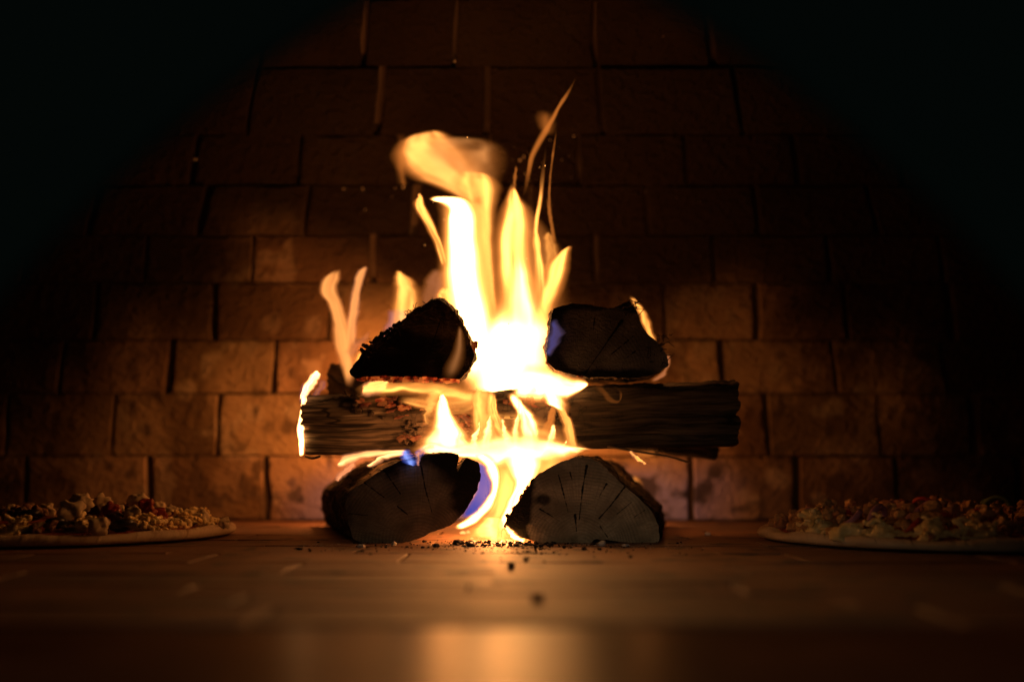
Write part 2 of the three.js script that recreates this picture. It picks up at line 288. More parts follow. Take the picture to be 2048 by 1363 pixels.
const oUR = [[1107, 616], [1144, 607], [1181, 609], [1218, 617], [1240, 610], [1257, 601], [1273, 621], [1284, 652], [1300, 671], [1321, 689], [1334, 712], [1337, 732], [1321, 742], [1297, 753], [1257, 756], [1218, 754], [1181, 755], [1138, 747], [1112, 740], [1094, 724], [1092, 700], [1100, 655]];
const tan = [0.56, 0.44, 0.30];
const up = (a, b) => (x, y) => smooth(b, a, y);
endLog('lower left split log, its cracked end with a notch at the top', oLL, 0.68, 0.24, -0.066, 0, 1.0,
  endTex(box(oLL), [835, 1085], [[2.4, [714, 942], [730, 966], [768, 994]], [2.4, [764, 934], [801, 987]], [2.6, [841, 925], [850, 975], [864, 1024]], [1.6, [795, 1012], [815, 1028]], [1.5, [698, 1026], [735, 1030]]],
    (x, y) => 0.75 * smooth(870, 950, x + (1000 - y) * 0.25) + 0.5 * smooth(960, 912, y - (850 - x) * 0.2) + 0.25 * smooth(720, 695, x) + 0.2, 5, [0.33, 0.275, 0.19]));
endLog('lower right split log with a pale tan end and radial cracks', oLR, 0.68, 0.24, 0.040, 0, 1.04,
  endTex(box(oLR), [1160, 1100], [[1.6, [1117, 950], [1128, 990], [1136, 1024]], [2.8, [1173, 932], [1165, 980], [1158, 1042]], [2.5, [1250, 973], [1222, 1010], [1198, 1037]], [1.5, [1213, 968], [1198, 994]], [1.5, [1263, 1004], [1234, 1028]], [1.6, [1080, 1018], [1122, 1044]], [3.5, [1150, 1030], [1153, 1062]], [1.6, [1140, 945], [1146, 968]], [1.3, [1290, 1020], [1268, 1034]], [1.6, [1200, 1052], [1215, 1074]]],
    (x, y) => 0.85 * smooth(1085, 1045, x + (y - 1000) * 0.15) + 0.35 * smooth(934, 918, y) + 0.42 * smooth(1050, 1085, y) * smooth(1175, 1150, x) + 0.45 * smooth(20, 6, Math.hypot((x - 1088) * 0.8, y - 1000)) + 0.05, 15, tan));
const upperLeft = endLog('upper left wedge log with a blackened face and glowing lower edge', oUL, 0.70, 0.20, -0.014, 0.026, 1.0,
  endTex(box(oUL), [840, 760], [[1.5, [880, 640], [860, 700]]], (x, y) => 0.70 - 0.55 * smooth(690, 645, y - (x - 870) * 0.25), 25, [0.26, 0.17, 0.09]), 0.006);
endLog('upper right split log with a dark end and a long slanting crack', oUR, 0.70, 0.20, 0.004, 0.018, 0.98,
  endTex(box(oUR), [1150, 765], [[3.6, [1244, 640], [1215, 682], [1166, 752]], [1.5, [1266, 672], [1222, 708]], [1.4, [1270, 702], [1245, 720]], [1.2, [1190, 630], [1186, 660]]],
    (x, y) => 0.5 * smooth(1150, 1105, x) + 0.5 * smooth(725, 750, y) + 0.4 * smooth(630, 612, y) + 0.5 * smooth(1240, 1262, x) * smooth(650, 610, y) + 0.22, 35, [0.34, 0.27, 0.19]));

// a log that lies across: section (height a, depth b) swept from x0 to x1
function crossLog(label, ends, sec, m, groove, shagTop) {
  const N = 96, M = 170, rim = resample(sec, N), pos = [], uv = [], idx = [];
  const [L, R] = ends, base = V((L.x + R.x) / 2, Math.min(L.y0, R.y0), -L.z), log = thing('split_log', label, 'log', base, null);
  const at = (t, a, b, i) => {
    const yb = lerp(L.y0, R.y0, t), yt = lerp(L.y1, R.y1, t), h = yt - yb, x = lerp(L.x, R.x, t);
    const f = 0.0032 * (fbm(x * 14, a * 9, b * 6, 4) - 0.5) + 0.0014 * (noise(x * 60, a * 40, b * 20) - 0.5) + groove(x, a, b);
    const sh = a > 0.36 ? shagTop * noise(x * 900, a * 30, 5) * noise(x * 130, 3, 1) : 0, nz = (b - 0.5), l = Math.hypot(a, nz) || 1;
    const ex = t < 0.001 || t > 0.999 ? 0.0022 * (noise(a * 14, b * 9, t * 9) - 0.5) * 2 + (groove(x, a, b) < -0.001 ? (t < 0.5 ? 0.0015 : -0.0015) : 0) : 0;
    return V(x + ex - base.x, yb + (a + 0.5) * h + f * a / l * 1.5 + sh - base.y, -(lerp(L.z, R.z, t) + b * lerp(L.d, R.d, t)) - f * nz / l * 2 - base.z);
  };
  for (let m_ = 0; m_ <= M; m_++) for (let i = 0; i <= N; i++) {
    const t = m_ / M, [a, b] = rim[i % N], p = at(t, a, b, i); pos.push(p.x, p.y, p.z); uv.push(t, i / N);
    if (m_ < M && i < N) { const q = m_ * (N + 1) + i, r = q + N + 1; idx.push(q, q + 1, r + 1, q, r + 1, r); }
  }
  for (const e of [0, 1]) { const c = pos.length / 3, p = at(e, 0, 0.5, 0); pos.push(p.x, p.y, p.z); uv.push(e, 0.5); for (let i = 0; i < N; i++) { const q = e * M * (N + 1) + i; e ? idx.push(q, q + 1, c) : idx.push(q + 1, q, c); } }
  let g = geo(pos, idx, uv);
  mesh('bark', toCreasedNormals(g, 0.9), m, log);
  return log;
}
// section runs from the top front edge down the front face, under and up the back
const secF = [[0.5, 0.30], [0.44, 0.06], [0.30, 0.0], [0, -0.02], [-0.3, 0.0], [-0.46, 0.07], [-0.5, 0.25], [-0.48, 0.7], [-0.3, 1], [0.2, 1.02], [0.45, 0.85], [0.52, 0.6]].reverse();
const gap = (a, at, w) => Math.max(0, 1 - Math.abs(a - at) / w);
const front = crossLog('front cross log with a grey split face and glowing cracked middle', [
  { x: PX(605, 0, 0.722).x, y0: PX(0, 907, 0.722).y, y1: PX(0, 789, 0.722).y, z: 0.722, d: 0.058 }, { x: PX(1479, 0, 0.722).x, y0: PX(0, 890, 0.722).y, y1: PX(0, 759, 0.722).y, z: 0.722, d: 0.058 }], secF, woodMat,
  (x, a, b) => b < 0.5 ? -0.0035 * gap(a, -0.36 + 0.02 * Math.sin(x * 20), 0.03) * smooth(0.03, 0.07, x) - 0.0026 * gap(a, -0.03 + 0.03 * Math.sin(x * 17), 0.03) * smooth(0.10, 0.14, x) - 0.0018 * gap(a, -0.08 + 0.02 * Math.sin(x * 25), 0.02) * smooth(-0.05, -0.09, x) - 0.002 * gap(a, 0.3, 0.05) * smooth(-0.1, -0.06, x) * smooth(0.06, 0.02, x) : 0, 0.0022);
const coalLog = mat({ map: barkTex, color: new THREE.Color(0.35, 0.3, 0.28), bumpMap: barkBump, bumpScale: 0.003 });
crossLog('rear cross log half hidden behind the front one, charred at both ends', [
  { x: PX(657, 0, 0.87).x, y0: PX(0, 800, 0.87).y - 0.012, y1: PX(0, 726, 0.87).y, z: 0.87, d: 0.05 }, { x: PX(1432, 0, 0.87).x, y0: PX(0, 918, 0.87).y, y1: PX(0, 800, 0.87).y, z: 0.86, d: 0.05 }], secF, coalLog, () => 0, 0.003);

// shreds of bark and wood fibre on the logs
function fibre(pts, r) { return new THREE.TubeGeometry(new THREE.CatmullRomCurve3(pts), 10, r, 4); }
const fibreMat = mat({ color: new THREE.Color(0.06, 0.042, 0.028) });
{
  const list = [], add = (px, py, Z, l, a, c, r = 0.00022) => { const p = PX(px, py, Z), d = V(Math.cos(a), Math.sin(a), rr(-0.4, 0.6)), k = V(-d.y, d.x, rr(-0.5, 0.5)); list.push(fibre([p, p.clone().addScaledVector(d, l * 0.4).addScaledVector(k, c * l * 0.5), p.clone().addScaledVector(d, l * 0.8).addScaledVector(k, c * l), p.clone().addScaledVector(d, l).addScaledVector(k, c * l * rr(0.6, 1.6))], r)); };
  for (let i = 0; i < 80; i++) { const t = rnd(), px = lerp(718, 905, t) + rr(-5, 5), py = px < 860 ? lerp(722, 600, (px - 715) / 145) : lerp(598, 628, (px - 860) / 45); add(px, py + rr(0, 30) * rnd(), 0.70 - rr(-0.002, 0.004), rr(0.002, 0.007), rr(-0.6, 2.6), rr(-0.5, 0.5)); }
  for (let i = 0; i < 110; i++) { const px = rr(805, 925), py = 640 + (px - 805) * 0.1 + rr(-25, 10); add(px, py, 0.699, rr(0.004, 0.012), rr(-0.35, 0.15), rr(-0.3, 0.3), 0.00016); }
  const o = mergeGeometries(list); o.translate(-upperLeft.position.x, -upperLeft.position.y, -upperLeft.position.z); mesh('wood_fibres', o, fibreMat, upperLeft, { kind: 'stuff' });
  const l2 = [], lumps = [];
  for (let i = 0; i < 60; i++) { const t = rnd(), [px, py] = t < 0.5 ? [rr(1243, 1275), rr(600, 640)] : [rr(1296, 1340), lerp(668, 735, rnd())]; const p = PX(px, py, 0.70); l2.push(fibre([p, p.clone().add(V(rr(-1, 1), rr(-0.5, 1), rr(-1, 1)).multiplyScalar(0.003)), p.clone().add(V(rr(-1, 1.4), rr(-0.5, 1.2), rr(-1, 1)).multiplyScalar(0.005))], 0.0003)); }
  const ur = scene.getObjectByName('split_log_003'); const o2 = mergeGeometries(l2); o2.translate(-ur.position.x, -ur.position.y, -ur.position.z); mesh('wood_fibres', o2, fibreMat, ur, { kind: 'stuff' });
  // knobs of loose bark along the left wedge's sloping edge
  for (let i = 0; i < 110; i++) { const t = rnd(), p = PX(lerp(724, 800, t) + rr(-5, 5), lerp(704, 650, t) + rr(-9, 5), 0.70 + rr(-0.001, 0.012)), g = new THREE.IcosahedronGeometry(rr(0.0006, 0.0021), 0); g.rotateX(rr(0, 6)); g.rotateY(rr(0, 6)); g.scale(1, rr(0.6, 1.4), 1); g.translate(p.x, p.y, p.z); lumps.push(g); }
  const o3 = mergeGeometries(lumps); o3.translate(-upperLeft.position.x, -upperLeft.position.y, -upperLeft.position.z); mesh('bark_crumbs', o3, fibreMat, upperLeft, { kind: 'stuff' });
}

// glowing plates of char on the logs
const emberMap = tex(256, 256, (u, v) => { const n = fbm(u * 9, v * 9, 3, 4, 9), k = smooth(0.25, 0.7, n), cr = smooth(0.01, 0.05, Math.abs(fbm(u * 7, v * 7, 9, 3, 7) - 0.5)); return [lerp(0.10, 1, k) * lerp(0.35, 1, cr), lerp(0.01, 0.19, k * k) * lerp(0.3, 1, cr), lerp(0.002, 0.028, k * k) * lerp(0.3, 1, cr)]; });
const emberMat = (e) => mat({ color: new THREE.Color(0.03, 0.02, 0.02), emissive: new THREE.Color(1, 1, 1), emissiveMap: emberMap, emissiveIntensity: e, roughness: 1 });
const emberA = emberMat(0.42), emberB = emberMat(0.18), emberC = emberMat(0.9);
function plate(parent, px, py, Z, w, h, m, tilt = 0, turn = rr(-0.15, 0.15)) {     // an irregular domed flake facing out of the log, w by h in photo pixels
  const n = 12, jag = Array.from({ length: 12 }, () => rr(0.6, 1.12)), pos = [0, 0, 0.0008], uv = [], idx = [], o = rnd() * 5, k = Z / F; uv.push(o, o);
  for (const ring of [0.88, 1]) for (let i = 0; i < n; i++) { const a = i / n * 6.2832, r = ring * (ring < 1 ? rr(0.9, 1) : 1) * jag[i], sq = 1 / Math.pow(Math.pow(Math.abs(Math.cos(a)), 4) + Math.pow(Math.abs(Math.sin(a)), 4), 0.25), x = Math.cos(a) * r * sq * w * k / 2, y = Math.sin(a) * r * sq * h * k / 2; pos.push(x, y, ring < 1 ? 0.0008 + rr(-0.0003, 0.0003) : -0.001); uv.push(o + x * 22, o + y * 22); }
  for (let i = 0; i < n; i++) { const j = (i + 1) % n; idx.push(0, 1 + i, 1 + j, 1 + i, 1 + n + i, 1 + n + j, 1 + i, 1 + n + j, 1 + j); }
  const g = geo(pos, idx, uv), p = PX(px, py, Z); g.rotateX(tilt); g.rotateZ(turn); g.translate(p.x - parent.position.x, p.y - parent.position.y, p.z - parent.position.z);
  mesh('glowing_ember', g, m, parent);
}
const charMat = mat({ color: new THREE.Color(0.03, 0.022, 0.018), bumpMap: grit, bumpScale: 0.001, roughness: 0.8 });
const glow = (x, y) => Math.max(smooth(34, 8, Math.abs(y - 812 - (x - 760) * 0.12)) * smooth(690, 730, x) * smooth(880, 850, x), smooth(14, 6, Math.abs(y - 876)) * smooth(785, 800, x) * smooth(870, 850, x), smooth(52, 30, Math.abs(y - 826)) * smooth(890, 905, x) * smooth(965, 945, x), smooth(26, 8, Math.abs(y - 800)) * smooth(985, 1010, x) * smooth(1140, 1110, x), 0.6 * smooth(20, 6, Math.abs(y - 872)) * smooth(970, 990, x) * smooth(1110, 1080, x));
for (let i = 0; i < 230; i++) {
  const x = rr(690, 1145), y = rr(794, 898), g = glow(x, y) * lerp(0.35, 1.3, fbm(x / 34, y / 24, 4, 3));
  if (g < 0.22 && (x < 800 || rnd() < 0.5)) continue;
  plate(front, x, y, 0.7212 + rr(-0.0004, 0.0006), rr(10, 30), rr(6, 15), g > 0.95 ? emberC : g > 0.72 ? emberA : g > 0.5 ? emberB : charMat, y < 806 ? -0.6 : rr(-0.1, 0.1), rr(-0.5, 0.5));
}
for (let i = 0; i < 16; i++) { const t = (i + 0.5) / 16; plate(upperLeft, lerp(722, 905, t), lerp(757.5, 762, t) + rr(-1.5, 1.5), 0.700, 30, rr(9, 14), t > 0.7 ? emberC : emberA, 0.9); }
for (let i = 0; i < 9; i++) { const t = i / 8; plate(upperLeft, lerp(912, 948, t) + rr(-2, 2), lerp(758, 690, t), 0.702, 15, 18, t < 0.4 ? emberC : emberB, 0.2); }
{ const lr = scene.getObjectByName('split_log_001'); for (let i = 0; i < 26; i++) { const t = rnd(); plate(lr, lerp(1062, 1014, t) + rr(-2, 7), lerp(968, 1040, t) + rr(-3, 3), 0.6815, rr(5, 12), rr(6, 16), rnd() < 0.5 ? emberB : charMat, 0.1, rr(-0.6, 1.2)); }
  const ur = scene.getObjectByName('split_log_003'); for (let i = 0; i < 14; i++) { const t = rnd(); plate(ur, lerp(1094, 1165, t) + rr(-1, 3), lerp(725, 753, t) + rr(-2, 1), 0.702, rr(7, 18), rr(4, 9), t < 0.6 ? emberC : emberA, 0.6); } }

// ------------------------------------------------------------------ flames: closed, lens-shaped bodies of glowing gas, dense in the core and thin at the rim
const cr = (p, t) => { const n = p.length - 1, s = t * n, i = Math.min(n - 1, Math.floor(s)), f = s - i, g = (k) => p[clamp(k, 0, n)], a = g(i - 1), b = g(i), c = g(i + 1), d = g(i + 2); return 0.5 * (2 * b + (c - a) * f + (2 * a - 5 * b + 4 * c - d) * f * f + (3 * b - a - 3 * c + d) * f * f * f); };
const flameMat = new THREE.MeshBasicMaterial({ color: 0xffffff, vertexColors: true, transparent: true, side: THREE.DoubleSide, depthWrite: false });
const WHITE = [1, 0.47, 0.14], HOT = [1, 0.365, 0.065], ORANGE = [1, 0.27, 0.04], PINK = [1, 0.33, 0.13], BLUE = [0.10, 0.16, 1.0], VIOLET = [0.75, 0.42, 0.75];
let flameNo = 0;
// rows run from the root to the tip: [left x, left y, right x, right y] in photo pixels
function flame(parent, rows, { Z = 0.78, E = 3, e = 0.7, core = HOT, rim = ORANGE, soft = 0.6, a = 0.55, flat = 0.55, root = 0.12, tip = 0.2, streak = 0.5, lean = 0, wob = 1, rag = 0.5, wide = 0.66, pw = 3 } = {}) {
  if (core === HOT) { E *= 1.7; pw = 4.4; }
  const M = 44, N = 36, pos = [], col = [], idx = [], sd = 3.7 * ++flameNo, R = [0, 1, 2, 3].map((k) => rows.map((r) => r[k]));
  for (let m = 0; m <= M; m++) {
    const t = m / M, lx = cr(R[0], t), ly = cr(R[1], t), rx = cr(R[2], t), ry = cr(R[3], t), w = Math.hypot(rx - lx, ry - ly) / 2 / F * Z;
    const fade = smooth(0, root, t) * smooth(0, tip, 1 - t), bend = 0.012 * (fbm(t * 3, sd, 1, 2) - 0.5) + lean * t;
    for (let i = 0; i < N; i++) {
      const th = i / N * 2 * Math.PI, c = Math.cos(th), s = Math.sin(th), x = lerp(lx, rx, 0.5 + wide * c) + wob * (7 * (fbm(t * 4 + 3, c * 0.8 + sd, 2, 3) - 0.5) + 5 * (fbm(t * 13, c * 1.6 + sd, 6, 2) - 0.5)), y = lerp(ly, ry, 0.5 + wide * c) + wob * 5 * (fbm(t * 9 + 5, c * 1.4 + sd, 4, 2) - 0.5);
      const p = PX(x, y, Z); p.z += s * w * flat + bend;
      const q = parent === scene ? V(0, 0, 0) : parent.position;
      pos.push(p.x - q.x, p.y - q.y, p.z - q.z);
      const body = 1 - smooth(1 - soft, 1, Math.abs(c)), st = 1 - streak + streak * 1.7 * fbm(c * 3.2 + sd + 1.4 * (fbm(t * 2.4, sd, 5, 2) - 0.5), t * 1.7, s + sd, 3);
      const k = clamp(body * Math.pow(st, 1.5)) * Math.min(1, 0.35 + fade), b = lerp(e, E, Math.pow(k, pw)), h = mix3(rim, core, Math.pow(k, 1.5)), hole = 1 - rag * smooth(0.5, 0.72, fbm(c * 2.1 + sd, t * 4.5 - s, sd, 3)) * (1 - k);
      col.push(h[0] * b, h[1] * b, h[2] * b, clamp(a * Math.pow(body, 0.9) * fade * (0.35 + 0.65 * st) * hole));
      if (m < M) { const n = (i + 1) % N, A = m * N; idx.push(A + i, A + n, A + N + n, A + i, A + N + n, A + N + i); }
    }
  }
  return mesh('flame', geo(pos, idx, null, col, 4), flameMat, parent);
}
const lampIn = (parent, px, py, Z, I, r = 1) => { const l = new THREE.PointLight(FIRE, I, 0, 2), p = PX(px, py, Z).sub(parent.position); l.position.copy(p); l.castShadow = true; l.shadow.radius = r; l.name = 'flame_light'; parent.add(l); };

const fire = thing('fire', 'tall white-hot and orange fire burning through the middle of the log stack', 'fire', PX(1010, 1075, 0.78), null);
{
  const f = (rows, o) => flame(fire, rows, o), W = { E: 32, e: 1.0, core: WHITE, soft: 0.8, a: 0.8, streak: 0.35, pw: 3, wide: 0.70 };
  // behind: soft tall flame and its drifting head
  f([[950, 650, 1000, 650], [955, 560, 990, 560], [938, 470, 986, 470], [925, 400, 990, 400], [908, 365, 994, 372], [925, 340, 975, 345]], { Z: 0.86, E: 2.6, e: 0.8, soft: 0.55, a: 0.5, tip: 0.15 });
  f([[935, 400, 985, 390], [890, 375, 975, 365], [835, 352, 950, 330], [803, 325, 925, 300], [797, 298, 900, 280], [815, 276, 880, 264]], { Z: 0.90, E: 3.4, e: 0.8, core: [1, 0.35, 0.07], soft: 0.55, a: 0.62, tip: 0.12, streak: 0.6 });
  f([[905, 385, 985, 385], [860, 350, 990, 350], [845, 320, 996, 325], [850, 298, 994, 300], [862, 282, 975, 284]], { Z: 0.89, E: 1.1, e: 0.4, core: [1, 0.36, 0.09], soft: 0.6, a: 0.45, streak: 0.8, root: 0.3 });
  f([[800, 372, 812, 376], [792, 330, 815, 335], [795, 300, 815, 300]], { Z: 0.90, E: 0.9, e: 0.5, core: ORANGE, soft: 0.9, a: 0.2 });
  // left white flame with a curled tip, and its glow
  f([[925, 790, 1010, 790], [905, 660, 990, 660], [889, 560, 968, 560], [892, 490, 961, 490], [896, 440, 957, 440], [893, 415, 952, 418], [878, 402, 925, 396], [857, 395, 862, 391]], { Z: 0.79, ...W, tip: 0.08 });
  f([[915, 770, 1010, 770], [893, 640, 1000, 640], [882, 560, 985, 560], [886, 480, 975, 480], [888, 430, 972, 430], [878, 400, 965, 404]], { Z: 0.81, E: 2.0, e: 0.8, soft: 0.5, a: 0.35 });
  // slim flame at its left
  f([[884, 535, 896, 535], [870, 490, 886, 490], [847, 445, 868, 450], [830, 412, 851, 415], [834, 398, 846, 396], [837, 384, 842, 383]], { Z: 0.78, E: 2.2, e: 0.8, soft: 0.6, a: 0.5, tip: 0.15 });
  // right tall flame
  f([[975, 790, 1110, 790], [980, 690, 1100, 690], [990, 600, 1095, 600], [986, 530, 1070, 530], [989, 470, 1063, 470], [1001, 425, 1055, 425], [1014, 395, 1038, 395], [1024, 368, 1029, 368]], { Z: 0.80, E: 4.0, e: 0.8, soft: 0.8, a: 0.6, streak: 0.8, tip: 0.15 });
  f([[1000, 790, 1100, 790], [1005, 700, 1095, 700], [1010, 620, 1085, 620], [1020, 550, 1062, 560], [1024, 500, 1052, 505], [1030, 450, 1046, 450]], { Z: 0.77, ...W, E: 8, soft: 0.8, tip: 0.6, streak: 0.6 });
  f([[978, 720, 1118, 720], [984, 610, 1122, 610], [986, 520, 1118, 520], [992, 460, 1095, 470], [1006, 420, 1068, 430], [1020, 392, 1044, 396]], { Z: 0.83, E: 1.1, e: 0.7, core: [1, 0.36, 0.08], soft: 0.9, a: 0.4, streak: 0.8 });
  // forked flame at the right
  f([[1050, 690, 1105, 690], [1068, 620, 1108, 620], [1080, 575, 1125, 575], [1095, 530, 1138, 528], [1115, 508, 1142, 500], [1138, 492, 1145, 489]], { Z: 0.78, E: 2.8, e: 0.8, soft: 0.8, a: 0.6, tip: 0.15 });
  f([[1045, 700, 1095, 700], [1060, 610, 1098, 610], [1064, 540, 1094, 545], [1064, 490, 1082, 490], [1068, 452, 1076, 452], [1076, 400, 1083, 400], [1082, 350, 1088, 350], [1090, 290, 1095, 290]], { Z: 0.79, E: 2.4, e: 0.55, soft: 0.6, a: 0.5, tip: 0.45 });
  f([[1082, 560, 1104, 560], [1090, 510, 1118, 512], [1088, 475, 1110, 480], [1090, 465, 1102, 466]], { Z: 0.82, E: 1.2, e: 0.7, soft: 0.6, a: 0.4 });
  // thin wisps
  const wisp = { Z: 0.80, E: 0.8, e: 0.45, soft: 0.7, a: 0.42, root: 0.25, tip: 0.35, streak: 0.2, core: ORANGE, rag: 0.1, wob: 0.5 };
  f([[1044, 395, 1050, 396], [1054, 345, 1062, 347], [1062, 305, 1072, 308], [1082, 265, 1094, 270], [1099, 240, 1108, 243], [1117, 210, 1124, 212], [1138, 178, 1142, 179], [1154, 150, 1155, 150]], { ...wisp, a: 0.38 });
  f([[1098, 440, 1106, 440], [1097, 390, 1101, 390], [1100, 345, 1104, 345], [1106, 300, 1110, 300], [1112, 255, 1114, 255]], { ...wisp, a: 0.28 });
  f([[1106, 490, 1115, 488], [1098, 440, 1104, 438], [1092, 390, 1098, 390]], { ...wisp, a: 0.32 });
  f([[1082, 268, 1104, 275], [1072, 240, 1110, 250], [1078, 222, 1106, 228]], { ...wisp, a: 0.24, Z: 0.86, soft: 1 });
  f([[1024, 375, 1032, 375], [1028, 350, 1034, 350], [1031, 330, 1033, 330]], { ...wisp, a: 0.32 });
  // flames behind the left wedge log
  f([[778, 665, 825, 665], [785, 622, 838, 622], [788, 580, 838, 580], [790, 555, 826, 560], [793, 541, 806, 545]], { Z: 0.86, E: 2.2, e: 0.6, soft: 0.6, a: 0.5, tip: 0.1 });
  f([[765, 690, 812, 690], [772, 655, 815, 650], [780, 620, 812, 618]], { Z: 0.85, E: 1.0, e: 0.5, soft: 0.8, a: 0.35, core: PINK, rim: VIOLET });
  f([[840, 640, 905, 640], [842, 590, 898, 590], [852, 560, 895, 560], [868, 535, 892, 536]], { Z: 0.87, E: 0.75, e: 0.5, soft: 0.7, a: 0.4, core: PINK });
  f([[880, 640, 930, 660], [870, 600, 912, 600], [880, 575, 905, 572]], { Z: 0.80, E: 4, e: 1, soft: 0.7, a: 0.5 });
  // white heart between the upper logs, its tongue to the right
  f([[935, 870, 1050, 870], [940, 810, 1120, 805], [945, 760, 1112, 750], [955, 710, 1104, 700], [965, 650, 1108, 650], [985, 590, 1090, 595]], { Z: 0.75, ...W, E: 24, soft: 0.75, root: 0.35, tip: 0.4 });
  f([[1040, 730, 1020, 800], [1090, 735, 1085, 803], [1125, 748, 1120, 800], [1155, 757, 1140, 792], [1178, 766, 1174, 772]], { Z: 0.715, ...W, E: 16, soft: 0.75, tip: 0.1 });
  // band under the left wedge log
  f([[965, 768, 960, 815], [905, 762, 900, 806], [850, 760, 846, 794], [800, 758, 795, 786], [750, 762, 742, 790], [714, 776, 706, 792]], { Z: 0.715, E: 2.6, e: 0.8, soft: 1, a: 0.5, tip: 0.3, streak: 0.8, wob: 3 });
  f([[845, 778, 930, 780], [838, 800, 900, 804], [845, 826, 880, 832], [852, 850, 868, 856]], { Z: 0.712, E: 1.4, e: 0.7, soft: 1, a: 0.4, streak: 0.8, wob: 3 });
  f([[938, 912, 1150, 908], [944, 880, 1125, 874], [950, 850, 1090, 846], [956, 822, 1050, 822]], { Z: 0.7105, E: 1.6, e: 0.8, soft: 0.6, a: 0.4, streak: 0.9 });
  f([[780, 757, 772, 782], [750, 760, 742, 790], [725, 768, 720, 788]], { Z: 0.712, E: 5, e: 1, soft: 0.6, a: 0.5, rim: PINK });
  f([[962, 775, 955, 820], [915, 790, 905, 830], [860, 795, 848, 820], [800, 790, 795, 803]], { Z: 0.711, E: 1.5, e: 0.8, soft: 0.7, a: 0.35 });
  // tongues over the face of the front log
  f([[832, 910, 960, 910], [845, 888, 946, 888], [858, 866, 930, 866], [866, 845, 914, 845], [870, 820, 901, 820], [874, 800, 893, 798], [879, 785, 888, 784]], { Z: 0.705, ...W, E: 14, soft: 0.75, tip: 0.12 });
  f([[950, 900, 1050, 900], [948, 860, 1000, 872], [946, 820, 985, 840], [950, 790, 985, 805], [958, 770, 990, 780]], { Z: 0.708, E: 2.0, e: 0.9, soft: 0.45, a: 0.5, root: 0.1 });
  f([[1000, 880, 1052, 890], [985, 850, 1010, 852], [978, 815, 994, 812], [976, 785, 992, 783]], { Z: 0.707, E: 3.0, e: 0.9, soft: 0.6, a: 0.45 });
  f([[1046, 905, 1085, 900], [1043, 868, 1078, 862], [1038, 838, 1068, 830], [1026, 812, 1044, 804], [1014, 785, 1036, 784]], { Z: 0.706, ...W, E: 14, soft: 0.75 });
  f([[1130, 905, 1158, 903], [1126, 868, 1150, 866], [1120, 838, 1140, 834], [1106, 812, 1125, 808], [1088, 788, 1112, 784]], { Z: 0.704, E: 1.6, e: 0.8, soft: 0.6, a: 0.5 });
  f([[1070, 880, 1086, 884], [1088, 850, 1104, 854], [1098, 825, 1110, 828], [1106, 805, 1112, 806]], { Z: 0.706, E: 1.1, e: 0.7, soft: 0.6, a: 0.4, core: ORANGE });
  f([[1060, 790, 1120, 790], [1070, 770, 1130, 806], [1090, 800, 1130, 822], [1105, 810, 1128, 818]], { Z: 0.705, ...W, E: 14, soft: 0.75 });
  // white band between the lower logs and the front log, then down into the gap
  f([[838, 896, 838, 908], [892, 888, 890, 906], [945, 880, 950, 926], [1000, 866, 1006, 932], [1058, 872, 1066, 930], [1122, 886, 1126, 914], [1182, 899, 1182, 905]], { Z: 0.692, wob: 5, rag: 0.9, ...W, a: 0.6, E: 11, soft: 0.75, root: 0.1, tip: 0.12 });
  for (const [x, y, w, h, d] of [[972, 895, 26, 70, 10], [1012, 890, 24, 58, -8], [1056, 892, 28, 82, -12], [1098, 896, 22, 50, 10], [1030, 890, 16, 95, 8], [948, 890, 16, 52, 12], [925, 892, 24, 34, -4], [1125, 900, 16, 22, 8]]) f([[x - w, y + 12, x + w, y + 12], [x - w * 0.7, y - h * 0.2, x + w * 0.7, y - h * 0.2], [x - w * 0.35 + d * 0.6, y - h * 0.6, x + w * 0.35 + d * 0.6, y - h * 0.6], [x - 2 + d, y - h, x + 2 + d, y - h]], { Z: 0.695, E: 7, e: 0.9, core: WHITE, soft: 0.9, a: 0.5, root: 0.3 });
  f([[990, 890, 1080, 890], [1010, 930, 1085, 935], [1030, 965, 1060, 972], [1018, 1000, 1038, 1008], [1000, 1040, 1016, 1046], [990, 1065, 1000, 1068]], { Z: 0.70, ...W, E: 12, soft: 0.75 });
  f([[950, 910, 968, 905], [972, 938, 992, 928], [982, 970, 998, 970], [968, 1004, 984, 1012], [938, 1034, 952, 1046], [906, 1052, 912, 1060]], { Z: 0.682, ...W, E: 16, soft: 0.75, a: 0.7, root: 0.05, tip: 0.12 });
  f([[950, 918, 975, 928], [956, 950, 986, 960], [948, 985, 984, 990], [930, 1018, 966, 1020], [924, 1036, 944, 1040]], { Z: 0.686, E: 0.45, e: 0.3, core: BLUE, rim: BLUE, soft: 0.5, a: 0.72, streak: 0.1, root: 0.1 });
  f([[950, 1085, 1060, 1085], [955, 1050, 1040, 1055], [975, 1010, 1040, 1010], [985, 960, 1050, 960], [985, 910, 1075, 905]], { Z: 0.74, E: 2.0, e: 1.0, soft: 0.6, a: 0.55, streak: 0.7 });
  f([[915, 1086, 1060, 1086], [925, 1066, 1040, 1068], [950, 1046, 1015, 1048], [970, 1030, 1000, 1030]], { Z: 0.70, E: 5, e: 1.2, soft: 0.8, a: 0.55, root: 0.4, streak: 0.8 });
  f([[1012, 1048, 1008, 1056], [1030, 1066, 1022, 1076], [1056, 1080, 1046, 1086]], { Z: 0.678, ...W, E: 12, soft: 0.75 });
  f([[994, 1086, 1002, 1086], [996, 1060, 1004, 1060], [998, 1038, 1006, 1040]], { Z: 0.676, E: 1.5, e: 0.8, soft: 0.7, a: 0.45 });
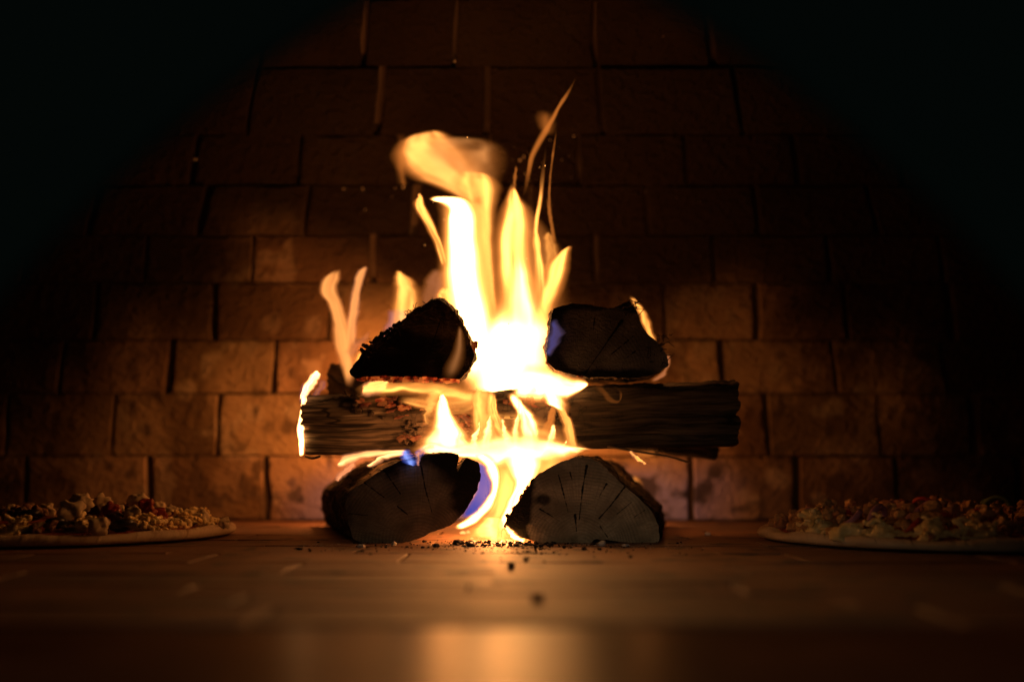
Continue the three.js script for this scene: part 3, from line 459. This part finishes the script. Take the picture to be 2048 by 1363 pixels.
  // in front of the wedge, blue at the right-hand log, the small curl
  f([[886, 764, 906, 760], [888, 735, 924, 732], [902, 705, 930, 700], [912, 675, 928, 672], [916, 650, 922, 650]], { Z: 0.692, E: 0.8, e: 0.35, core: [1, 0.36, 0.10], soft: 1, a: 0.22, streak: 0.1, root: 0.3, wob: 0.2, rag: 0 });
  f([[1090, 708, 1100, 714], [1090, 690, 1122, 676], [1096, 665, 1126, 662], [1104, 636, 1112, 634]], { Z: 0.693, E: 0.65, e: 0.3, core: [0.22, 0.2, 0.8], rim: VIOLET, soft: 1, a: 0.25, streak: 0.3 });
  f([[1182, 766, 1180, 774], [1208, 776, 1200, 786], [1226, 796, 1214, 802], [1240, 800, 1236, 806], [1246, 786, 1240, 788], [1232, 768, 1230, 771]], { ...wisp, Z: 0.70, E: 0.25, e: 0.15, a: 0.22 });
  // the back of the fire, burning between the ends of the lower logs and the wall
  f([[930, 1030, 1120, 1030], [900, 960, 1140, 960], [905, 880, 1130, 880], [930, 800, 1110, 800], [960, 720, 1080, 720]], { Z: 0.955, E: 3, e: 1, soft: 0.6, a: 0.5, flat: 0.3, wob: 2 });
  const low = { Z: 0.945, E: 3, e: 1, soft: 0.8, a: 0.5, flat: 0.3 };  // added flames, hidden behind the logs, that house the rear wall lamps
  f([[690, 830, 770, 830], [690, 780, 765, 780], [700, 735, 750, 735], [715, 700, 735, 700]], low);
  f([[690, 1020, 740, 1020], [685, 985, 735, 985], [695, 950, 730, 950]], low); f([[1240, 1020, 1290, 1020], [1238, 985, 1285, 985], [1245, 950, 1275, 950]], low);
  lampIn(fire, 728, 765, 0.945, 0.075, 0.5); lampIn(fire, 712, 980, 0.945, 0.009, 0.5); lampIn(fire, 1263, 980, 0.945, 0.011, 0.5); lampIn(fire, 1100, 797, 0.705, 0.006, 0.3);
  lampIn(fire, 925, 560, 0.80, 0.005, 1.2); lampIn(fire, 1035, 600, 0.80, 0.006, 1.2); lampIn(fire, 1025, 730, 0.79, 0.042, 1.2); lampIn(fire, 1010, 1000, 0.74, 0.05, 0.8); lampIn(fire, 895, 870, 0.704, 0.021, 0.4); lampIn(fire, 900, 320, 0.89, 0.002, 1.2);
  lampIn(fire, 975, 900, 0.952, 0.020, 1.0); lampIn(fire, 1006, 1062, 0.699, 0.065, 0.5);
}
{ const l = []; for (let i = 0; i < 26; i++) { const g = new THREE.IcosahedronGeometry(rr(0.00016, 0.0004), 0), p = PX(1000 + rr(-1, 1) * rr(0, 220), rr(240, 900), rr(0.68, 0.84)); g.scale(1, rr(1, 2.5), 1); g.translate(p.x, p.y, p.z); l.push(g); }
  mesh('fire_sparks', mergeGeometries(l), mat({ color: 0x331a08, emissive: new THREE.Color(1, 0.38, 0.09), emissiveIntensity: 2 }), scene, { kind: 'stuff', label: 'tiny orange sparks rising from the fire', category: 'sparks' }); }
function loose(label, at, list, lamp) { const t = thing('flame', label, 'flame', at, null); for (const [rows, o] of list) flame(t, rows, o); if (lamp) lampIn(t, ...lamp); return t; }
loose('forked pale orange flame rising left of the blackened wedge log', PX(700, 772, 0.84), [
  [[[694, 775, 704, 775], [684, 735, 712, 735], [673, 700, 708, 700], [669, 665, 702, 665], [666, 640, 694, 640], [655, 605, 684, 605], [641, 580, 674, 575], [650, 556, 679, 556], [674, 540, 682, 538]], { Z: 0.84, E: 1.7, e: 0.85, core: [1, 0.36, 0.085], rim: [1, 0.28, 0.06], soft: 0.6, a: 0.55, tip: 0.1 }],
  [[[690, 700, 712, 700], [696, 650, 714, 650], [702, 605, 720, 608], [708, 570, 722, 572], [716, 545, 731, 540], [727, 532, 732, 531]], { Z: 0.845, E: 1.8, e: 0.9, core: [1, 0.35, 0.09], rim: PINK, soft: 0.7, a: 0.45, tip: 0.15 }],
  [[[680, 700, 700, 720], [700, 690, 716, 702], [722, 672, 730, 682], [738, 662, 740, 664]], { Z: 0.835, E: 0.6, e: 0.4, core: PINK, rim: PINK, soft: 0.9, a: 0.3 }]], [690, 690, 0.84, 0.004, 0.4]);
loose('thin white flame licking up the left end of the front cross log', PX(603, 908, 0.72), [
  [[[602, 912, 607, 912], [596, 880, 608, 882], [597, 840, 608, 842], [600, 805, 610, 805], [604, 786, 612, 788]], { Z: 0.722, E: 14, e: 1.0, core: WHITE, rim: PINK, soft: 0.5, a: 0.75, root: 0.06 }],
  [[[602, 800, 610, 800], [606, 780, 624, 782], [616, 760, 636, 764], [626, 746, 638, 750], [633, 740, 636, 741]], { Z: 0.724, E: 10, e: 0.9, core: WHITE, rim: PINK, soft: 0.5, a: 0.7, tip: 0.15 }],
  [[[598, 806, 606, 806], [602, 784, 614, 786], [608, 768, 618, 770]], { Z: 0.7235, E: 0.8, e: 0.5, core: BLUE, rim: VIOLET, soft: 0.8, a: 0.4 }],
  [[[622, 790, 634, 790], [632, 776, 646, 776], [642, 758, 652, 760]], { Z: 0.727, E: 0.6, e: 0.3, core: PINK, rim: VIOLET, soft: 0.9, a: 0.25 }]], [603, 850, 0.722, 0.0008, 0.1]);
loose('slim orange flame curving behind the upper right log', PX(1315, 760, 0.80), [
  [[[1310, 705, 1318, 700], [1296, 676, 1310, 670], [1284, 645, 1300, 640], [1270, 615, 1282, 612], [1258, 592, 1262, 590]], { Z: 0.80, E: 1.8, e: 0.8, soft: 0.7, a: 0.55 }],
  [[[1300, 765, 1312, 762], [1318, 748, 1332, 748], [1330, 728, 1340, 728], [1332, 706, 1338, 706]], { Z: 0.80, E: 0.9, e: 0.5, core: PINK, soft: 0.8, a: 0.4 }]], [1293, 660, 0.80, 0.012, 0.2]);
loose('low pink-white flames on the top of the lower left log', PX(740, 955, 0.69), [
  [[[812, 898, 815, 908], [770, 898, 774, 912], [722, 903, 730, 916], [690, 910, 700, 930], [671, 928, 674, 936]], { Z: 0.70, E: 6, e: 0.8, core: WHITE, rim: PINK, soft: 0.95, a: 0.5, tip: 0.12 }],
  [[[810, 903, 812, 910], [770, 906, 775, 918], [748, 916, 755, 926], [729, 931, 733, 936]], { Z: 0.69, E: 6, e: 0.8, core: WHITE, rim: PINK, soft: 0.95, a: 0.5, tip: 0.15 }],
  [[[706, 920, 712, 932], [690, 932, 698, 944], [676, 948, 682, 958], [670, 958, 673, 963]], { Z: 0.692, E: 1.8, e: 0.7, core: PINK, rim: PINK, soft: 0.95, a: 0.5, tip: 0.15 }],
  [[[802, 902, 816, 898], [802, 914, 828, 914], [812, 926, 832, 928], [820, 930, 828, 931]], { Z: 0.679, E: 1.1, e: 0.6, core: [0.4, 0.6, 1.6], rim: BLUE, soft: 0.95, a: 0.5 }],
  [[[828, 902, 842, 902], [831, 918, 841, 918], [833, 932, 839, 932]], { Z: 0.678, E: 1.2, e: 0.6, core: PINK, rim: VIOLET, soft: 0.95, a: 0.5 }],
  [[[828, 905, 838, 914], [850, 890, 858, 902], [868, 886, 872, 896]], { Z: 0.68, E: 1.0, e: 0.6, core: PINK, rim: BLUE, soft: 0.95, a: 0.45 }]], [750, 912, 0.70, 0.002, 0.2]);
loose('small yellow flame on the top of the lower right log', PX(1275, 925, 0.72), [
  [[[1255, 903, 1262, 900], [1266, 914, 1274, 910], [1280, 924, 1286, 920], [1290, 929, 1292, 927]], { Z: 0.71, E: 1.6, e: 0.8, rim: PINK, soft: 0.6, a: 0.55 }],
  [[[1270, 902, 1275, 912], [1290, 902, 1295, 916], [1312, 902, 1314, 910]], { Z: 0.82, E: 0.8, e: 0.5, soft: 0.8, a: 0.4, core: ORANGE }]], [1290, 908, 0.82, 0.002, 0.1]);

// ------------------------------------------------------------------ ash and charcoal on the floor
const lumpGeo = (r, d, k, sd, sq = 1) => { const g = mergeVertices(new THREE.IcosahedronGeometry(r, d).deleteAttribute('normal').deleteAttribute('uv')), p = g.attributes.position; for (let i = 0; i < p.count; i++) { const f = 1 + k * (fbm(p.getX(i) / r * 1.6 + sd, p.getY(i) / r * 1.6, p.getZ(i) / r * 1.6 + sd, 3) - 0.5) * 2; p.setXYZ(i, p.getX(i) * f, p.getY(i) * f * sq, p.getZ(i) * f); } g.computeVertexNormals(); return g; };
const coalMat = mat({ color: new THREE.Color(0.018, 0.014, 0.012), roughness: 0.8 }), ashMat = mat({ color: new THREE.Color(0.45, 0.47, 0.5) });
const onFloor = (px, py) => { const Z = H * F / (py - CY); return V((px - 1024) / F * Z, 0, -Z); };
{
  const bits = [], flakes = [], hot = [];
  const put = (list, px, py, s, sq) => { const p = onFloor(px, py), g = lumpGeo(s, s > 0.001 ? 1 : 0, 0.5, rnd() * 50, sq).toNonIndexed(); g.computeVertexNormals(); g.rotateY(rr(0, 6)); g.translate(p.x, s * sq * 0.4, p.z); list.push(g); };
  for (let i = 0; i < 520; i++) put(bits, 1010 + rr(-1, 1) * rr(30, 420), 1082 + rr(-2, 20) * rr(0.1, 1) + rnd() * rnd() * 26, rr(0.0002, 0.0008) + 0.0008 * rnd() ** 8, rr(0.4, 0.9));
  for (let i = 0; i < 130; i++) put(bits, rr(905, 1110), rr(1082, 1094), rr(0.0004, 0.0016), rr(0.5, 1));
  for (let i = 0; i < 240; i++) put(flakes, rr(0, 1) < 0.5 ? rr(600, 800) : rr(1140, 1420), 1088 + rr(-3, 10) * rnd(), rr(0.0002, 0.0006), 0.4);
  for (let i = 0; i < 260; i++) put(flakes, rr(200, 1850), rr(1070, 1130), rr(0.00015, 0.00035), 0.4);
  for (let i = 0; i < 46; i++) put(hot, 985 + rr(-1, 1) * rr(0, 80), rr(1062, 1087), rr(0.0006, 0.0024), 0.7);
  mesh('charcoal_bits', mergeGeometries(bits), coalMat, scene, { kind: 'stuff', label: 'black charcoal crumbs scattered on the floor before the logs', category: 'charcoal' });
  mesh('ash_flakes', mergeGeometries(flakes), ashMat, scene, { kind: 'stuff', label: 'pale ash flakes scattered over the oven floor', category: 'ash' });
  mesh('glowing_embers', mergeGeometries(hot), mat({ color: 0x221108, emissive: new THREE.Color(1, 0.42, 0.12), emissiveIntensity: 2.2 }), scene, { kind: 'stuff', label: 'bed of bright embers on the floor between the lower logs', category: 'embers' });
  for (const [px, py, s, sq, label] of [[1052, 1122, 0.0014, 1.1, 'small black charcoal chunk standing alone nearest the camera before the fire'], [917, 1089, 0.0040, 0.55, 'jagged black charcoal chunk below the gap, widest of its row'], [872, 1094, 0.0020, 0.8, 'little black charcoal chunk right of the lower left log'], [942, 1093, 0.0027, 0.7, 'rounded charcoal chunk in the row under the flames, beside the widest one'], [598, 1098, 0.0026, 0.35, 'flat dark charcoal sliver on the floor left of the lower left log'], [1061, 1092, 0.0020, 0.7, 'small charcoal chunk against the left foot of the lower right log'], [1026, 1132, 0.0011, 0.8, 'blurred charcoal crumb on the floor just left of the nearest one']]) {
    const g = lumpGeo(s, 2, 0.65, px, sq).toNonIndexed(); g.computeVertexNormals(); const o = mesh('charcoal_chunk', g, coalMat, scene, { label, category: 'charcoal', group: 'charcoal chunks on the floor before the fire' }); o.position.copy(onFloor(px, py)).setY(s * sq * 0.55); }
  for (const [px, py, s, sq, label] of [[722, 1094, 0.0026, 0.5, 'pale bluish ash lump at the foot of the lower left log'], [1205, 1091, 0.0026, 0.85, 'grey-white ash lump tucked under the lower right log'], [1252, 1092, 0.0024, 0.45, 'flat pale ash lump right of the one under the lower right log'], [788, 1089, 0.0018, 0.9, 'pinkish white ash lump before the right part of the lower left log'], [1415, 1070, 0.0026, 0.6, 'light crumb on the floor right of the log stack']]) {
    const g = lumpGeo(s, 2, 0.6, px, sq).toNonIndexed(); g.computeVertexNormals(); const o = mesh('ash_lump', g, ashMat, scene, { label, category: 'ash', group: 'ash lumps on the oven floor' }); o.position.copy(onFloor(px, py)).setY(s * sq * 0.6); }
}
const sliver = (pts, r, m, label) => mesh('wood_splinter', fibre(pts, r), m, scene, { label, category: 'splinter' });
sliver([PX(1215, 893, 0.73), PX(1290, 905, 0.735), PX(1335, 912, 0.74), PX(1380, 925, 0.745)], 0.0008, mat({ color: new THREE.Color(0.30, 0.2, 0.12) }), 'thin wood splinter hanging under the right half of the front cross log');
sliver([PX(610, 912, 0.725), PX(625, 916, 0.722), PX(640, 912, 0.72)], 0.0009, fibreMat, 'short charred splinter hanging under the left end of the front cross log');
sliver([PX(688, 780, 0.722), PX(694, 787, 0.72), PX(703, 792, 0.722)], 0.0008, fibreMat, 'tiny bent twig on top of the front cross log near its left end');

// ------------------------------------------------------------------ pizzas
const crustTex = tex(512, 512, (u, v) => { let c = mix3([0.62, 0.50, 0.36], [0.50, 0.37, 0.24], fbm(u * 8, v * 8, 3, 4, 8)); return mix3(c, [0.30, 0.19, 0.10], 0.5 * smooth(0.66, 0.78, fbm(u * 14, v * 14, 8, 4, 14))); });
const M = {
  crust: mat({ map: crustTex, bumpMap: grit, bumpScale: 0.001, roughness: 0.8 }), sauce: mat({ color: new THREE.Color(0.28, 0.05, 0.02), roughness: 0.45, bumpMap: grit, bumpScale: 0.002 }),
  feta: mat({ color: new THREE.Color(0.50, 0.40, 0.26), roughness: 0.7 }), cheese: [[0.80, 0.62, 0.28], [0.82, 0.68, 0.36], [0.74, 0.54, 0.21]].map((c) => mat({ color: new THREE.Color(...c), roughness: 0.45 })),
  meat: [[0.12, 0.06, 0.035], [0.18, 0.085, 0.045], [0.08, 0.042, 0.028]].map((c) => mat({ color: new THREE.Color(...c), roughness: 0.6 })), brown: [[0.46, 0.24, 0.09], [0.55, 0.32, 0.13], [0.36, 0.16, 0.07]].map((c) => mat({ color: new THREE.Color(...c), roughness: 0.6 })),
  tomato: mat({ color: new THREE.Color(0.22, 0.03, 0.015), roughness: 0.35 }), olive: mat({ color: new THREE.Color(0.018, 0.014, 0.014), roughness: 0.3 }), onion: mat({ color: new THREE.Color(0.42, 0.20, 0.30), roughness: 0.35 }), pepper: mat({ color: new THREE.Color(0.40, 0.04, 0.02), roughness: 0.3 }), green: mat({ color: new THREE.Color(0.07, 0.11, 0.03), roughness: 0.6 }),
};
const chunkV = [0, 1, 2, 3].map((i) => lumpGeo(1, 4, 0.75, 60 + i * 7)), crumbV = [0, 1, 2].map((i) => lumpGeo(1, 3, 0.95, 90 + i * 5)), meltV = [0, 1].map((i) => lumpGeo(1, 4, 0.85, 140 + i * 9)), shredV = [0, 1, 2].map((i) => new THREE.TubeGeometry(new THREE.CatmullRomCurve3([V(-1, 0, 0), V(-0.4, 0.22 * (i - 1), 0.1), V(0.4, 0.25 * (1 - i), -0.1), V(1, 0.1, 0.15 * i)]), 7, 0.42, 7));
const capEnds = shredV.map((g) => mergeGeometries([g, new THREE.SphereGeometry(0.42, 7, 5).translate(-1, 0, 0), new THREE.SphereGeometry(0.42, 7, 5).translate(1, 0.1, 0)]));
const mound = (q) => 0.0055 + 0.0125 * (1 - smooth(0.45, 0.97, q));
function pizza(label, at, R, sd) {
  const p = thing('pizza', label, 'pizza', at, null), pos = [], uv = [], idx = [], A = 120, prof2 = [[0, 0.0035], [0.5, 0.0035], [0.86, 0.0042], [0.93, 0.0066], [0.965, 0.0072], [0.99, 0.0058], [1, 0.0034], [0.992, 0.0012], [0.97, 0.0001], [0.5, 0], [0, 0]];
  prof2.forEach(([r, h], j) => { for (let i = 0; i <= A; i++) { const a = i / A * 6.28319, w = 1 + 0.035 * (fbm(Math.cos(a) * 2 + sd, Math.sin(a) * 2, 1, 3) - 0.5) * 2, lift = 1 + 0.9 * (fbm(Math.cos(a) * 5 + sd, Math.sin(a) * 5, r * 3, 3) - 0.45); pos.push(r * R * w * Math.cos(a), h * (h > 0.0002 ? lift : 1) , r * R * w * Math.sin(a)); uv.push(pos[pos.length - 3] * 12, pos[pos.length - 1] * 12 + h * 12); if (j && i < A) { const b = j * (A + 1) + i, c = b - A - 1; idx.push(c, c + 1, b + 1, c, b + 1, b); } } });
  mesh('crust', geo(pos, idx, uv), M.crust, p);
  const sp = [], si = [], su = [], rings = [0, 0.3, 0.6, 0.8, 0.9, 0.915];
  rings.forEach((r, j) => { for (let i = 0; i <= A; i++) { const a = i / A * 6.28319, w = 1 + 0.05 * (fbm(Math.cos(a) * 4 + sd, Math.sin(a) * 4, 7, 3) - 0.5) * 2; sp.push(r * R * w * Math.cos(a), j === 5 ? 0.003 : 0.0068 + 0.001 * fbm(Math.cos(a) * 3, Math.sin(a) * 3, r * 8, 3) + (1 - r) * 0.004, r * R * w * Math.sin(a)); su.push(r * Math.cos(a) * 2, r * Math.sin(a) * 2); if (j && i < A) { const b = j * (A + 1) + i, c = b - A - 1; si.push(c, c + 1, b + 1, c, b + 1, b); } } });
  mesh('tomato_sauce', geo(sp, si, su), M.sauce, p);
  return p;
}
function top(p, name, g, m, x, z, y, s, rot) { const o = mesh(name, g, m, p); o.position.set(x, y, z); o.scale.set(...s); o.rotation.set(...(rot ?? [rr(-0.5, 0.5), rr(0, 6.3), rr(-0.5, 0.5)])); return o; }
const pick = (a) => a[Math.floor(rnd() * a.length)];
const inPizza = (p, px, py, Z) => PX(px, py, Z).sub(p.position);
{
  const R = 0.137, p = pizza('pizza at the left edge topped with white cheese chunks and shredded cheese', V(-0.357, 0.0012, -0.745), 0.137, 3);
  const heap = (q) => 0.0085 + 0.011 * (1 - smooth(0.5, 1, q));
  for (let i = 0; i < 130; i++) { const a = rr(0, 6.283), r = R * Math.sqrt(rr(0.02, 0.76)), q = r / R, s = rr(0.0024, 0.0052); top(p, 'meat_crumble', pick(crumbV), pick(M.meat), r * Math.cos(a), r * Math.sin(a), heap(q) * rr(0.8, 1.1), [s, s * rr(0.6, 0.9), s * rr(0.7, 1.2)]); }
  // shredded cheese: piles near the right and front rim, and a scatter
  for (const [a0, r0, n, sp] of [[0.18, 0.80, 70, 0.020], [0.55, 0.80, 55, 0.018], [-0.25, 0.78, 45, 0.018], [0.95, 0.78, 40, 0.017], [1.35, 0.80, 22, 0.017], [2.2, 0.7, 15, 0.02]]) { top(p, 'melted_cheese', pick(meltV), M.cheese[1], R * r0 * 0.93 * Math.cos(a0), R * r0 * 0.93 * Math.sin(a0), 0.0078, [sp * 0.8, 0.005, sp * 0.7], [0, rr(0, 6), 0]); for (let i = 0; i < n; i++) {
    const d = rr(0, 1), b = rr(0, 6.283), x = R * r0 * Math.cos(a0) + sp * d * Math.cos(b), z = R * r0 * Math.sin(a0) + sp * d * Math.sin(b), q = Math.hypot(x, z) / R; if (q > 0.93) continue;
    const s = rr(0.0022, 0.0042); top(p, 'cheese_shred', pick(capEnds), pick(M.cheese), x, z, heap(q) * 0.85 + 0.0085 * (1 - d * d) * rr(0.1, 1), [s, s, s], [rr(-0.4, 0.4), rr(0, 6.3), rr(-0.4, 0.4)]); } }
  for (const [px, py, Z, s, w] of [[140, 1022, 0.66, 0.0082, 1.0], [162, 1004, 0.72, 0.0078, 1.1], [206, 1008, 0.74, 0.0078, 0.9], [276, 1004, 0.75, 0.0080, 1.2], [268, 1030, 0.69, 0.0062, 1.0], [316, 1014, 0.78, 0.0058, 1.2], [95, 1020, 0.74, 0.0055, 1.3], [20, 1022, 0.74, 0.005, 1.2], [404, 1034, 0.735, 0.0052, 1.0], [449, 1044, 0.735, 0.0042, 0.9], [196, 1052, 0.64, 0.0060, 1.4], [345, 1027, 0.76, 0.0060, 1.2], [235, 1020, 0.72, 0.005, 1]]) { const c = inPizza(p, px, py, Z); top(p, 'feta_chunk', pick(chunkV), M.feta, c.x, c.z, Math.max(0.008, c.y), [s * w, s * rr(0.85, 1.1), s]); }
  for (const [px, py, Z, s] of [[292, 1014, 0.71, 0.0068], [318, 1030, 0.71, 0.0058], [222, 1020, 0.70, 0.0062], [300, 1026, 0.70, 0.005], [336, 1034, 0.72, 0.0045]]) { const c = inPizza(p, px, py, Z); top(p, 'dried_tomato', pick(chunkV), M.tomato, c.x, c.z, Math.max(0.009, c.y), [s, s * 0.9, s]); }
  for (const [px, py, Z, s] of [[245, 1050, 0.655, 0.0062], [60, 1030, 0.70, 0.006], [110, 1045, 0.65, 0.005]]) { const c = inPizza(p, px, py, Z), o = top(p, 'olive', new THREE.TorusGeometry(1, 0.5, 10, 20), M.olive, c.x, c.z, Math.max(0.009, c.y), [s, s, s * 0.9]); o.rotation.set(1.3, 0.2, 0); }
}
{
  const R = 0.131, p = pizza('pizza at the right edge topped with crumbled meat, pale cheese and red onion', V(0.315, 0.0012, -0.70), R, 9), heap = (q) => 0.010 + 0.0150 * (1 - smooth(0.55, 1.02, q));
  for (let i = 0; i < 295; i++) { const a = rr(0, 6.283), r = R * Math.sqrt(rr(0.02, 0.84)), q = r / R, s = rr(0.0026, 0.005); top(p, 'meat_crumble', pick(crumbV), pick(M.brown), r * Math.cos(a), r * Math.sin(a), heap(q) * rr(0.55, 1.05), [s, s * rr(0.7, 1), s * rr(0.7, 1.2)]); }
  for (const [px, py, Z, n, sp] of [[1600, 1066, 0.645, 50, 0.013], [1662, 1068, 0.615, 55, 0.016], [1745, 1072, 0.60, 45, 0.013], [1610, 1045, 0.70, 30, 0.015], [1860, 1078, 0.585, 20, 0.014], [1960, 1078, 0.58, 25, 0.016], [1780, 1012, 0.74, 20, 0.016]]) { const c = inPizza(p, px, py, Z); top(p, 'melted_cheese', pick(meltV), M.cheese[0], c.x * 0.86, c.z * 0.86, 0.0085, [sp * 0.7, 0.0058, sp * 0.6], [0, rr(0, 6), 0]); for (let i = 0; i < n; i++) { const d = rr(0, 1), b = rr(0, 6.283), x = c.x * 0.93 + sp * d * Math.cos(b), z = c.z * 0.93 + sp * d * Math.sin(b), q = Math.hypot(x, z) / R; if (q > 0.93) continue; const s = rr(0.0026, 0.0046); top(p, 'cheese_shred', pick(capEnds), pick(M.cheese), x, z, 0.008 + 0.015 * (1 - d * d) * rr(0.1, 1), [s, s, s], [rr(-0.4, 0.4), rr(0, 6.3), rr(-0.4, 0.4)]); } }
  const slice = new THREE.TorusGeometry(1, 0.26, 8, 28, 3.4);
  for (const [px, py, Z, s, m, n, fl] of [[1755, 1036, 0.655, 0.0098, M.onion, 'onion_slice', 0.25], [1700, 1040, 0.64, 0.0085, M.onion, 'onion_slice', 1.4], [1835, 1022, 0.70, 0.0090, M.onion, 'onion_slice', 1.2], [1630, 1030, 0.72, 0.007, M.onion, 'onion_slice', 1.3], [1710, 1030, 0.70, 0.0075, M.pepper, 'pepper_strip', 1.4], [1890, 1040, 0.64, 0.0088, M.pepper, 'pepper_strip', 1.0], [1825, 1052, 0.62, 0.0070, M.pepper, 'pepper_strip', 1.2], [1960, 1034, 0.66, 0.0085, M.pepper, 'pepper_strip', 0.8], [1800, 1010, 0.76, 0.0075, M.pepper, 'pepper_strip', 1.1], [1850, 1008, 0.76, 0.0075, M.pepper, 'pepper_strip', 0.9], [1995, 1012, 0.72, 0.0085, M.green, 'green_onion', 0.2], [1980, 1008, 0.73, 0.0060, M.green, 'green_onion', 0.7], [1785, 1022, 0.72, 0.006, M.cheese[0], 'cheese_curl', 0.4]]) { const c = inPizza(p, px, py, Z), o = top(p, n, slice, m, c.x, c.z, Math.max(0.012, c.y), [s, s * 0.8, s * 0.9]); o.rotation.set(fl, rr(-0.8, 0.8), rr(-0.4, 0.4)); }
}

renderer.render(scene, camera);
